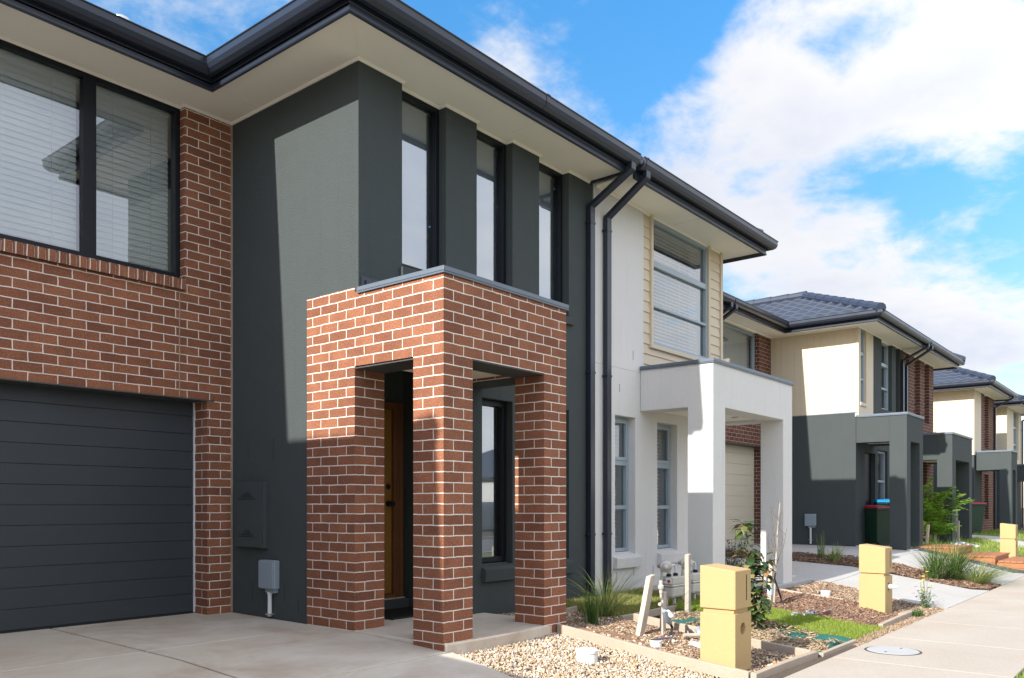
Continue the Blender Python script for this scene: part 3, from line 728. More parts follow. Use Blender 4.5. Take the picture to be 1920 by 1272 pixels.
mb.build('brick_wall', 'brown_brick', Cc, uvo=(15.4, 0, 1.8184))
mb = MB(); mb.box(15.7, 18.5, 7.613, 7.85, 1.332, 1.344); mb.build('lintel', 'steel_lintel', Cc)
garage_door(Cc, 15.8, 18.45, -1.0, 1.37, 7.862, 'cream_door', .24)
window(Cc, 15.9, 18.162, 2.15, 3.9, 7.72, 'grey_frame', .05, (), [(2.98,3.05)], 'venetian', 'glass')
shell(Cc, 'dark_render', 15.41, 22.42, 7.87, 16, -1.2)
mb = MB(); mb.box(19.01, 22.3, 5.86, 7.86, 1.5, 1.74); mb.box(19.01, 22.3, 5.82, 7.86, ZS+.03, ZS+.05); mb.box(22.31, 22.41, 5.86, 7.86, -1.2, ZS+.01); mb.build('upper_floor', 'soffit_paint', Cc)
eaves(Cc, [(15.42,7.07),(18.30,7.07),(18.30,5.095),(22.32,5.095)], [(15.42,7.9),(19.0,7.9),(19.0,5.9),(22.32,5.9)],
      [(15.42,7.62),(18.85,7.62),(18.85,5.645),(20.6,5.645),(20.6,5.73),(21.477,5.73),(21.477,5.645),(22.32,5.645)], seams=(((18.2,7.07),(18.13,7.07)),))
roof(Cc, [((15.42,7.0,4.07),(1,0),(0,1),lambda v:0,lambda v:2.82+v,5.0), ((18.22,7.0,4.07),(0,-1),(1,0),lambda v:-v,lambda v:1.97-v,2.5), ((18.24,5.02,4.07),(1,0),(0,1),lambda v:v,lambda v:min(4.1,5-v),2.5)],
     [((18.2,5.0,4.1),(20.72,7.5,5.24)), ((20.72,7.45,5.25),(20.72,9.7,5.25)), ((20.72,7.5,5.24),(22.4,5.8,4.5))], 8)
downpipe(Cc, 15.52, 7.58, 6.99, 4.02, -1.0, knee=3.55, brackets=(3.3,))
downpipe(Cc, 22.26, 5.60, 5.02, 4.02, -.9, knee=3.62, brackets=(3.2,))

# ------------------------------------------------------------------ house D: three brown brick piers
D = thing('terrace_house', 'house with three brown brick upper piers above a dark grey portico', 'house', (22.5, 5.645, -.9), SPEC)
mb = MB(); mb.wall('y', 5.645, 6.0, 22.45, 25.65, -1.1, 3.95, [(23.6,24.15,2.25,4.2),(24.62,25.15,2.25,4.2),(22.75,23.05,2.25,4.2),(23.1,23.9,-.9,1.2),(24.3,24.9,-.2,1.2)])
mb.build('brick_wall', 'brown_brick', D, uvo=(22.45, 0, 1.8184))
for a, b in ((23.6,24.15),(24.62,25.15),(22.75,23.05)): window(D, a+.003, b-.003, 2.26, 3.9, 5.93, 'grey_frame', .045, (), [(3.0,3.05)], 'roller', 'glass_strong')
window(D, 24.303, 24.897, -.19, 1.19, 5.93, 'grey_frame', .045, (), [(.5,.55)], 'venetian', 'glass')
mb = MB(); mb.box(23.11, 23.89, 5.9, 5.95, -.9, 1.19); mb.build('front_door', 'timber_dark', D)
portico(D, 'dark_render', 22.95, 25.35, 4.62, 5.64, 1.80, -1.1, 1.15, pl=.4, pr=.35, bev=.006, capl=5.62)
shell(D, 'brown_brick', 22.45, 25.65, 6.01, 16, -1.1)
eaves(D, [(22.40,5.095),(26.15,5.095),(26.15,7.07),(28.6,7.07)], [(22.4,6.0),(25.6,6.0),(25.6,7.9),(28.6,7.9)], [(22.4,5.645),(25.65,5.645),(25.65,7.62),(28.6,7.62)])
mb = MB(); mb.wall('y', 7.62, 7.86, 25.66, 29.0, -1.1, 3.95, [(26.2,28.7,-2,1.2)]); mb.build('garage_wall', 'brown_brick', D, uvo=(25, 0, 1.8184))
garage_door(D, 26.2, 28.7, -1.0, 1.2, 7.862, 'cream_door', .24)
roof(D, [((22.4,5.02,4.07),(1,0),(0,1),lambda v:0,lambda v:3.83-v,2.3), ((26.23,5.02,4.07),(0,1),(-1,0),lambda v:v,lambda v:4,2.3)], [((26.2,5.0,4.1),(23.95,7.3,5.14))], 4)
downpipe(D, 22.62, 5.60, 5.02, 4.02, -.9, knee=3.55, brackets=(3.2,))

# ------------------------------------------------------------------ houses E and F further down the street
def far_house(x, w, label, zt, px0, px1, zc, brick, drop):
    h = thing('terrace_house', label, 'house', (x, 5.645, -.95), SPEC)
    mb = MB(); mb.wall('x', x, x+.15, 5.70, 9.5, 1.7, 3.95); y = 5.72
    while y < 9.4: mb.box(x-.012, x-.001, y, y+.146, 1.75, 3.93); y += .15
    mb.wall('y', 5.65, 5.8, x+.001, x+1.2, 1.7, 3.95)
    mb.build('cladding', 'cream_cladding', h)
    mb = MB()
    if brick:
        mb.wall('y', 5.645, 5.9, x+1.202, x+w, -1.1, 3.95, [(x+1.75, x+2.5, 2.0, 4.2), (x+1.75, x+2.5, -.5, 1.1)])
        mb.build('brick_wall', 'brown_brick', h, uvo=(x, 0, 1.8184))
        window(h, x+1.753, x+2.497, 2.0, 3.9, 5.78, 'grey_frame', .05, (), [(2.9,2.95)], 'roller', 'glass')
        window(h, x+1.753, x+2.497, -.49, 1.09, 5.78, 'grey_frame', .05, (), [(.3,.35)], 'venetian', 'glass')
    else:
        mb.wall('y', 5.655, 5.9, x+1.202, x+w, 1.7, 3.95, [(x+1.6, x+2.9, 1.9, 4.2)]); mb.build('front_wall', 'cream_cladding', h)
        window(h, x+1.603, x+2.897, 1.9, 3.9, 5.74, 'grey_frame', .06, (), [(2.5,2.56),(3.2,3.28)], None, 'glass_strong')
    mb = MB(); mb.wall('x', x-.005, x+.15, 5.72, 9.5, -1.1, 1.695); mb.wall('y', 5.66, 5.9, x+.001, x+1.19, -1.1, 1.69)
    if not brick: mb.wall('y', 5.66, 5.9, x+1.2, x+w, -1.1, 1.69)
    mb.build('rendered_wall', 'dark_render', h)
    shell(h, 'dark_render', x, x+w, 6.0, 15, -1.1)
    portico(h, 'dark_render', px0, px1, 4.604, 5.63, zt, -1.1, zc, pl=.28, pr=.28, bev=.006)
    eaves(h, [(x-.55,9.4),(x-.55,5.095),(x+w+.4,5.095),(x+w+.4,9)], [(x+.1,9.4),(x+.1,5.85),(x+w-.1,5.85),(x+w-.1,9)], [(x,9.4),(x,5.645),(x+w,5.645),(x+w,9)])
    roof(h, [((x-.63,10,4.07),(0,-1),(1,0),lambda v:-4,lambda v:4.98-v,2.4), ((x-.63,5.02,4.07),(1,0),(0,1),lambda v:v,lambda v:w+1.2-v,2.4)], [((x-.65,5.0,4.1),(x+1.75,7.4,5.2)), ((x+1.75,7.35,5.21),(x+1.75,14,5.21))], 6)
    downpipe(h, x+w-.1, 5.60, 5.02, 4.02, -.95, knee=3.6, brackets=(3.2,))
    return h
far_house(31.35, 3.6, 'far house with cream upper storey, narrow brown brick front and thin-posted grey portico', 1.80, 31.6, 32.75, 1.18, True, 0)
far_house(37.7, 3.6, 'farthest house, cream upper storey with a tall bare window at the right edge', 1.6, 38.2, 40.5, 1.0, False, 0)

# ------------------------------------------------------------------ house on the left of the picture, whose roof throws the shade over the driveway
Z = thing('terrace_house', 'white rendered house left of the nearest garage', 'house', (-4.5, 5.645, -1.1), SPEC)
mb = MB(); mb.wall('y', 5.645, 5.85, -9.3, -2.02, -1.2, 3.95, [(-4.4,-2.7,2.2,3.7),(-4.6,-4.0,-.6,1.1)]); mb.wall('x', -2.02, -2.2, 5.85, 7.62, -1.2, 3.95)
mb.build('rendered_wall', 'white_render', Z)
window(Z, -4.396, -2.704, 2.204, 3.696, 5.74, 'grey_frame', .05, (), [(2.9,2.95)], 'venetian', 'glass'); window(Z, -4.596, -4.004, -.596, 1.096, 5.74, 'grey_frame', .05, (), [(.3,.35)], 'venetian', 'glass')
portico(Z, 'white_render', -4.5, -2.1, 4.604, 5.64, 1.8, -1.25, 1.24)
mb = MB(); mb.wall('y', 7.62, 7.86, -2.0, 1.35, -1.2, 3.95, [(-1.6,1.0,-2,1.05)]); mb.build('brick_wall', 'red_brick', Z, **BU)
garage_door(Z, -1.6, 1.0, -1.09, 1.05, 7.862, 'cream_door')
shell(Z, 'white_render', -9.3, 1.35, 7.87, 16, -1.2)
mb = MB(); mb.box(-9.29, -2.25, 5.86, 7.86, ZS+.03, ZS+.05); mb.box(-9.3, -9.15, 5.86, 7.86, -1.2, ZS); mb.build('ceiling', 'soffit_paint', Z)
eaves(Z, [(-9.3,5.095),(-1.60,5.095),(-1.60,7.07),(1.34,7.07)], [(-9.3,5.9),(-2.2,5.9),(-2.2,7.9),(1.34,7.9)], [(-9.3,5.645),(-2.02,5.645),(-2.02,7.62),(1.34,7.62)])
roof(Z, [((-9.3,5.02,4.07),(1,0),(0,1),lambda v:0,lambda v:7.78-v,2.3), ((-1.52,5.02,4.07),(0,1),(-1,0),lambda v:v,lambda v:1.98+v,2.3), ((-1.52,7.0,4.07),(1,0),(0,1),lambda v:-v,lambda v:2.86,5)], [((-1.5,5.0,4.1),(-3.8,7.3,5.14))], 2)

# ------------------------------------------------------------------ beds, gravel, lawn
import numpy as np
RS = np.random.RandomState(11)
def bulk(name, V, F, mat, loops=3):
    me = bpy.data.meshes.new(name); nv, nf = len(V), len(F)
    me.vertices.add(nv); me.vertices.foreach_set('co', np.asarray(V, dtype=np.float32).ravel())
    me.loops.add(nf*loops); me.loops.foreach_set('vertex_index', np.asarray(F, dtype=np.int32).ravel())
    me.polygons.add(nf); me.polygons.foreach_set('loop_start', np.arange(0, nf*loops, loops, dtype=np.int32)); me.polygons.foreach_set('loop_total', np.full(nf, loops, dtype=np.int32))
    me.update(calc_edges=True); me.validate()
    o = bpy.data.objects.new(name, me); COL.objects.link(o); me.materials.append(M[mat]); return o
ico = bmesh.new(); bmesh.ops.create_icosphere(ico, subdivisions=1, radius=1); ICO_V = np.array([v.co[:] for v in ico.verts]); ICO_F = np.array([[v.index for v in f.verts] for f in ico.faces]); ico.free()
CUB_V = np.array([(x, y, z) for z in (-1, 1) for x, y in ((-1,-1),(1,-1),(1,1),(-1,1))], float)
CUB_F = np.array([(3,2,1),(3,1,0),(4,5,6),(4,6,7),(0,1,5),(0,5,4),(1,2,6),(1,6,5),(2,3,7),(2,7,6),(3,0,4),(3,4,7)])
def rotm(n, flat):
    yaw = RS.rand(n)*2*np.pi; p = (RS.rand(n)-.5)*flat; r = (RS.rand(n)-.5)*flat
    cy, sy, cp, sp, cr, sr = np.cos(yaw), np.sin(yaw), np.cos(p), np.sin(p), np.cos(r), np.sin(r)
    return np.stack([np.stack([cy*cp, cy*sp*sr-sy*cr, cy*sp*cr+sy*sr], -1), np.stack([sy*cp, sy*sp*sr+cy*cr, sy*sp*cr-cy*sr], -1), np.stack([-sp, cp*sr, cp*cr], -1)], -2)
def scatter(name, pts, size, BV, BF, mat, flat=6.3, jit=.25, zf=None):
    """pts (n,3); size (n,3) half extents"""
    n = len(pts); v = BV[None]*(1 + jit*(RS.rand(n, len(BV), 3)-.5)*2); v = v*size[:, None, :]
    v = np.einsum('nij,nkj->nki', rotm(n, flat), v) + pts[:, None, :]
    f = BF[None] + (np.arange(n)*len(BV))[:, None, None]
    return bulk(name, v.reshape(-1, 3), f.reshape(-1, 3), mat)
def rnd_in(n, x0, x1, y0, y1, dz, keep=None):
    y = y0 + RS.rand(n)*(y1-y0); a = np.array([x0(t) if callable(x0) else x0 for t in y]); b = np.array([x1(t) if callable(x1) else x1 for t in y])
    x = a + RS.rand(n)*(b-a)
    P = [(p, q, g(p, q)+dz) for p, q in zip(x, y) if keep is None or keep(p, q)]
    return np.array(P)
def stuff(o, label, cat): return tag(o, label, cat, None, 'stuff')
def in_any(p, q, boxes): return any(a < p < b and c < q < d for a, b, c, d in boxes)
# gravel bed
cm = thing
gx0 = lambda y: edgeA(y)+.03 if y < 4.58 else 5.0
gx1 = lambda y: 6.10 + (y-2.6)*.10
mb = MB(); patch(mb, gx0, gx1, 2.52, 4.57, -.075); struct(mb.build('bed_base', 'soil'))
P = rnd_in(17000, gx0, gx1, 2.53, 4.60, -.062, lambda p, q: not (p < 5.12 and q > 4.59))
n = len(P); P[:, 2] += RS.rand(n)*.03 - .03*np.clip((P[:, 1]-4.35)/.2, 0, 1)*0
s = .0075 + .0068*RS.rand(n, 1)**1.6; S = s*np.array([[1.15, .9, .7]])*(.8+.4*RS.rand(n, 3))
stuff(scatter('gravel', P, S, ICO_V, ICO_F, 'pebbles', 6.3, .22), 'cream and tan pebbles filling the bed beside the driveway', 'gravel')
def mulch(name, label, n, x0, x1, y0, y1, mat, ln=.03, base='soil', dome=.03, dz=-.03, keep=None, flat=.9, wd=.007):
    mb = MB(); patch(mb, x0, x1, y0, y1, dz-.01, dome=0); struct(mb.build('bed_base', base))
    P = rnd_in(n, x0, x1, y0, y1, dz, keep); k = len(P)
    bump_ = np.array([mnoise.noise((p[0]*2.3, p[1]*2.3, 5)) for p in P]); P[:, 2] += .012*RS.rand(k) + dome*(.5+bump_)
    S = np.stack([ln*(.35+RS.rand(k)), wd*(.5+RS.rand(k)), .0025*(.6+RS.rand(k))], -1)
    return stuff(scatter(name, P, S, CUB_V, CUB_F, mat, flat, .2), label, 'mulch')
bx1 = lambda y: 6.18 + (y-2.6)*.10
mulch('bark_mulch', 'bark chips with bits of stone between the brick portico and the first mailbox', 15000, bx1, 7.40, 2.66, 5.6, 'bark_mulch', .024, dome=.03, dz=-.045, keep=lambda p, q: not (p < 6.46 and q > 4.6))
P = rnd_in(700, bx1, 7.3, 2.7, 5.5, -.02, lambda p, q: not (p < 6.46 and q > 4.6)); S = (.008+.014*RS.rand(len(P), 1)**2)*np.ones((1, 3))
stuff(scatter('stones', P, S, ICO_V, ICO_F, 'pebbles', 6.3, .3), 'pale stones strewn over the bark chips behind the first mailbox', 'stones')
strawk = lambda p, q: not (p-7.5 > .35 and q < 2.62 + .75*max(0, min(1, (p-7.75)/.5)) - .0) or RS.rand() < .12
mulch('straw_mulch', 'dry straw coloured bark strips over the green weed mat', 6000, 7.5, 8.55, 2.62, 4.3, 'straw', .036, dome=.09, dz=-.03, keep=strawk, wd=.006)
mb = MB(); patch(mb, 7.48, lambda y: 8.50 - max(0, 2.9-y)*.1, 2.585, 4.2, .006, step=.1, skirt=.05)
mo = mb.build('weed_mat', 'teal_fabric'); 
for v in mo.data.vertices: v.co.z += .014*mnoise.noise((v.co.x*5, v.co.y*5, 0)) + (.045 if v.co.x > 8.3 and v.co.y < 3.0 else 0)*max(0, 1-abs(v.co.y-2.75)*4)
tag(at(mo, 8.0, 2.9, g(8, 2.9)), 'dark green woven weed mat showing through the straw by the footpath corner', 'weed mat')
mulch('brown_mulch', 'reddish brown shredded mulch around the second mailbox', 10500, 9.62, 11.1, 2.70, 4.5, 'brown_mulch', .026, dome=.05, dz=-.02)
mulch('mulch', 'mixed bark and litter strip beside the shared driveway', 6500, 11.12, lambda y: eB0(y)-.02, 2.52, 4.5, 'bark_mulch', .026, dome=.03, dz=-.03)
mulch('dark_mulch', 'dark bark strip between the two driveways', 5200, 14.97, 16.18, 2.52, 7.4, 'brown_mulch', .034, dome=.05, dz=-.02)
P = rnd_in(2600, lambda y: 19.32-max(0, 4.4-y)*.12, lambda y: 19.62, 2.6, 4.7, .0); S = (.02+.02*RS.rand(len(P), 1))*np.ones((1, 3))
stuff(scatter('black_stones', P, S, ICO_V, ICO_F, 'black_pebbles', 6.3, .3), 'black stones along the foot of the timber steps', 'stones')
def blades(n, x0, x1, y0, y1, h, w, dz, keep=None, lean=.5):
    P = rnd_in(n, x0, x1, y0, y1, dz, keep); n = len(P); a = RS.rand(n)*2*np.pi; b = RS.rand(n)*2*np.pi; hh = h*(.5+.7*RS.rand(n)); l = lean*hh*RS.rand(n)
    d = np.stack([np.cos(a)*w, np.sin(a)*w, 0*a], -1); tip = np.stack([np.cos(b)*l, np.sin(b)*l, hh], -1); mid = tip*np.array([.35, .35, .6])
    V = np.stack([P-d, P+d, P+mid+d*.7, P+mid-d*.7, P+tip], 1); F = np.array([[0,1,2],[0,2,3],[3,2,4]])[None] + (np.arange(n)*5)[:, None, None]
    return V.reshape(-1, 3), F.reshape(-1, 3)
def lawn(name, label, n, x0, x1, y0, y1, h=.045, w=.003, dz=-.012, keep=None, mat='lawn_blade', base='turf', bdz=-.02):
    mb = MB(); patch(mb, x0, x1, y0, y1, bdz); struct(mb.build('turf_base', base))
    V, F = blades(n, x0, x1, y0, y1, h, w, dz, keep); return stuff(bulk(name, V, F, mat), label, 'grass')
lawn('lawn', 'bright green lawn strip running to the footpath between the two mailboxes', 26000, 8.56, lambda y: 9.60, 2.60, 4.62, .05)
lawn('lawn', 'shaggy grass around the gas meters below the white wall', 15000, 7.45, 9.5, 4.64, 5.60, .07, dz=-.02, mat='shaggy_blade')
lawn('lawn', 'short green lawn before the house with the timber steps', 9000, 20.6, 26.9, 2.6, 6.8, .07, .006, dz=.0)
lawn('lawn', 'green lawn by the far driveway', 3000, 29.3, 36, 2.5, 5.6, .07, .008, dz=.0)
lawn('nature_strip', 'green grass on the street side of the footpath', 30000, 5.5, 16, -2.0, 1.06, .06, .004, dz=-.01)
mb = MB(); patch(mb, -100, 5.48, -4.0, 1.06, -.02, step=3); patch(mb, 16.02, 140, -4.0, 1.06, -.02, step=5); patch(mb, 5.5, 16, -4.0, -2.02, -.02, step=2); struct(mb.build('verge', 'turf'))
V, F = blades(700, 8.5, 9.75, 2.48, 2.60, .035, .003, -.005); stuff(bulk('dry_grass', V, F, 'straw'), 'dry grass clippings along the footpath edge of the lawn', 'grass')
mb = MB(); patch(mb, 5.0, 12.2, 2.455, 2.62, -.012); struct(mb.build('bed_base', 'soil'))
P = rnd_in(2600, 8.3, 12.1, 2.44, 2.64, -.006); k_ = len(P); S = np.stack([.014*(.3+RS.rand(k_)), .004*(.5+RS.rand(k_)), .002*(.6+RS.rand(k_))], -1)
stuff(scatter('edge_litter', P, S, CUB_V, CUB_F, 'bark_mulch', .9, .2), 'loose bark and dirt along the edge of the footpath', 'litter')
def plank(x0, y0, x1, y1, h=.10, t=.042, mat='edging_timber', z=-.05, label='', tw=0):
    d = Vector((x1-x0, y1-y0)); L = d.length; d /= L; n = Vector((-d.y, d.x))*t/2; nn = max(2, int(L/.35)); mb = MB(); rings = []
    for i in range(nn+1):
        x, y = x0+d.x*L*i/nn, y0+d.y*L*i/nn; zz = g(x, y)+z+.004*math.sin(i*1.7+x0*9); w = .006*math.sin(i*1.1+y0*5)
        rings.append([(x-n.x+w*n.x*20, y-n.y+w*n.y*20, zz), (x+n.x+w*n.x*20, y+n.y+w*n.y*20, zz), (x+n.x+w*n.x*20, y+n.y+w*n.y*20, zz+h), (x-n.x+w*n.x*20, y-n.y+w*n.y*20, zz+h)])
    for a, b in zip(rings, rings[1:]):
        for i in range(4): j = (i+1) % 4; mb.quad([a[i], b[i], b[j], a[j]])
    mb.quad(rings[0][::-1]); mb.quad(rings[-1])
    o = mb.build('edging_board', mat, bev=.006); at(o, x0, y0, g(x0, y0)); tag(o, label, 'garden edging', 'timber edging boards of the front gardens'); return o
plank(6.30, 4.60, 6.16, 2.66, label='long pale edging board between the pebbles and the bark chips')
plank(6.14, 2.62, 7.44, 2.60, label='edging board along the footpath in front of the first mailbox', t=.05)
plank(7.46, 2.64, 7.49, 4.5, label='edging board from the footpath back between bark chips and straw')
plank(7.52, 2.575, 8.44, 2.56, label='short edging board along the footpath before the green weed mat', h=.085, z=-.06)
plank(9.60, 2.64, 10.62, 2.66, label='grey edging board along the footpath in front of the second mailbox', t=.05)
plank(10.64, 2.68, 11.10, 2.68, label='stub of edging board at the corner right of the second mailbox', t=.09)
plank(11.10, 2.95, 11.12, 4.5, label='edging board behind the second mailbox beside the white pipe cap')
plank(6.52, 5.05, 7.45, 5.20, label='weathered edging board lying behind the reed tuft', z=-.06)
plank(7.43, 4.62, 9.4, 4.60, label='thin edging board between the bark chips and the shaggy grass', z=-.07, h=.08)
mb = MB(); mb.tube([(6.50,4.72,g(6.5,4.72)-.01),(6.62,4.2,g(6.6,4.2)-.005),(6.60,3.85,g(6.6,3.85)-.015)], .014, 8)
tag(at(mb.build('rusty_strip', 'rust_steel', smooth='auto'), 6.55, 4.3, g(6.55,4.3)), 'rusty steel rod lying in the bark chips', 'steel rod')

# ------------------------------------------------------------------ mailboxes
def mailbox(x, y, ang, label):
    z = g(x, y)-.03
    t = thing('mailbox', label, 'mailbox', (x, y, z), 'rendered mailboxes along the footpath'); t.rotation_euler.z = R(ang)
    w = .155
    def sub(mbx, n, m, **k):
        o = mbx.build(n, m, None, **k); o.parent = t; return o
    mb = MB(); mb.box(-w, w, -w, w, 0, .475, 'xXYzZ'); hz_, hr = .345, .049
    an = sorted([2*math.pi*i/32 for i in range(32)] + [math.atan2(c-hz_, a) % (2*math.pi) for a in (-w, w) for c in (0, .475)]); ring = []
    for a in an:
        ca, sa = math.cos(a), math.sin(a); k = min([q for q in ((w/abs(ca)) if abs(ca) > 1e-6 else 9, ((.475-hz_)/sa) if sa > 1e-6 else 9, (-hz_/sa) if sa < -1e-6 else 9)])
        ring.append(((ca*k, -w, hz_+sa*k), (ca*hr, -w, hz_+sa*hr), (ca*hr*.97, -w+.11, hz_+sa*hr*.97)))
    for p, q in zip(ring, ring[1:]+ring[:1]): mb.quad([p[0], q[0], q[1], p[1]]); mb.quad([p[1], q[1], q[2], p[2]])
    mb.quad([p[2] for p in ring])
    sub(mb, 'base', 'mailbox_render', bev=.008)
    mb = MB(); mb.box(-w+.022, w-.022, -w+.022, w-.022, .475, .51); sub(mb, 'neck', 'mailbox_render')
    mb = MB(); mb.hexa([(-w,-w,.51),(w,-w,.51),(w,w,.51),(-w,w,.51),(-w,-w,.825),(w,-w,.825),(w,w,.86),(-w,w,.86)])
    hd = sub(mb, 'head', 'mailbox_render', bev=.008)
    mb = MB(); mb.box(.055, .068, -w-.002, -w+.004, .575, .785); o = mb.build('mail_slot', 'slot_dark'); o.parent = hd
    return t
mailbox(6.43, 2.985, 0, 'nearest yellow rendered mailbox with an empty newspaper hole, between pebbles and bark chips')
mailbox(10.87, 3.05, 0, 'yellow rendered mailbox in brown mulch with a white roll stuck in its newspaper hole')
mailbox(21.95, 3.25, 0, 'farthest yellow rendered mailbox standing behind the timber steps')
mb = MB(); mb.tube([(10.87,2.95,g(10.87,3.05)+.31),(10.88,2.86,g(10.87,3.05)+.315)], .03, 12); mb.tube([(10.88,2.86,g(10.87,3.05)+.315),(10.884,2.80,g(10.87,3.05)+.31)], [.024,.018], 10)
tag(at(mb.build('paper_roll', 'white_plastic', smooth='auto'), 10.87, 2.9, g(10.87,3.05)+.31), 'white roll sticking out of the second mailbox', 'paper roll')

# ------------------------------------------------------------------ small fittings in the gardens
def stake(x, y, h, lx, ly, w, mat, label, grp='timber stakes in the front gardens', top=0, tip=None, t=None):
    z = g(x, y)-.08; t = t or w*.5; mb = MB(); a = [(-w/2,-t/2),(w/2,-t/2),(w/2,t/2),(-w/2,t/2)]
    k = [(0,0,0),(lx*.5+.004,ly*.5,h*.5+.04),(lx,ly,h+.08)]
    rings = [[(x+dx+c[0], y+dy+c[1], z+dz + (top*c[0] if i == 2 else 0)) for c in a] for i, (dx, dy, dz) in enumerate(k)]
    for p, q in zip(rings, rings[1:]):
        for i in range(4): j = (i+1) % 4; mb.quad([p[i], p[j], q[j], q[i]])
    mb.quad(rings[0][::-1]); mb.quad(rings[-1])
    o = mb.build('timber_stake', mat, bev=.004); at(o, x, y, z); tag(o, label, 'stake', grp); 
    if tip:
        b = MB(); b.quad(rings[1][:]); 
        kk = .30; r0 = rings[1]; r1 = [tuple(p[i]+(q[i]-p[i])*-kk for i in range(3)) for p, q in zip(rings[1], rings[2])]
        ex = lambda r: [(p[0]+(.0025 if i in (1,2) else -.0025), p[1]+(.0025 if i in (2,3) else -.0025), p[2]) for i, p in enumerate(r)]
        A_, B_ = ex(r1), ex(r0); m = MB()
        for i in range(4): j = (i+1) % 4; m.quad([A_[i], A_[j], B_[j], B_[i]])
        c = m.build('paint_band', tip, o)
    return o
stake(6.85, 4.06, .55, .09, -.08, .095, 'pale_timber', 'wide whitish stake leaning beside the water meter', t=.05, top=.15)
stake(7.20, 4.00, .38, .0, -.01, .06, 'pale_timber', 'short pale stake just behind the water meter', t=.04)
stake(8.42, 4.36, .64, .0, .0, .06, 'grey_timber', 'tall split stake in front of the two gas meters', t=.05, top=.2)
stake(9.80, 3.98, .54, .03, -.02, .075, 'pale_timber', 'pale stake with a blue painted band beside the bare sapling', tip='blue_paint', t=.045)
stake(20.9, 4.75, .50, .06, -.03, .09, 'pale_timber', 'pale stake standing on the lawn beside the timber steps', t=.05)
stake(24.0, 4.70, .55, .0, .0, .10, 'grey_timber', 'grey stake left of the farthest mailbox', t=.06)
stake(25.2, 4.9, 1.3, .10, -.02, .035, 'pale_timber', 'tall thin pole propped by the far red lidded bin', t=.03)
# water meter on its riser
wx, wy = 7.02, 3.90; wz = g(wx, wy)
t = thing('water_meter', 'water meter with a round white cap on a bent riser between two stakes', 'water meter', (wx, wy, wz-.02))
mb = MB(); mb.tube([(wx,wy,wz-.05),(wx,wy,wz+.33),(wx-.03,wy,wz+.36),(wx-.03,wy,wz+.47)], .012, 8); mb.tube([(wx-.03,wy,wz+.30),(wx-.09,wy-.02,wz+.30)], .016, 8); mb.build('riser', 'meter_alu', t, smooth='auto')
mb = MB(); mb.tube([(wx-.08,wy-.06,wz+.24),(wx+.0,wy-.05,wz+.15),(wx+.06,wy-.05,wz+.11)], [.02,.036,.022], 12); mb.build('meter_body', 'grey_plastic', t, smooth='auto')
mb = MB(); mb.lathe((wx+.01,wy-.06,wz+.185), [(.045,0),(.05,.008),(.05,.03),(.04,.04),(0,.042)], 18, (.3,-.55,.6)); mb.build('cap', 'white_plastic', t, smooth='auto')
mb = MB(); mb.tube([(wx+.06,wy-.05,wz+.11),(wx+.10,wy-.05,wz+.06),(wx+.09,wy-.04,wz+.0),(wx+.05,wy-.03,wz-.04)], .013, 8); mb.build('hose', 'rubber', t, smooth='auto')
mb = MB(); mb.tube([(wx-.03,wy,wz+.40),(wx-.03,wy,wz+.52)], .017, 10); mb.lathe((wx-.03,wy,wz+.44), [(.028,0),(.03,.01),(.03,.03),(.02,.04),(0,.04)], 12); mb.build('valve', 'meter_alu', t, smooth='auto')
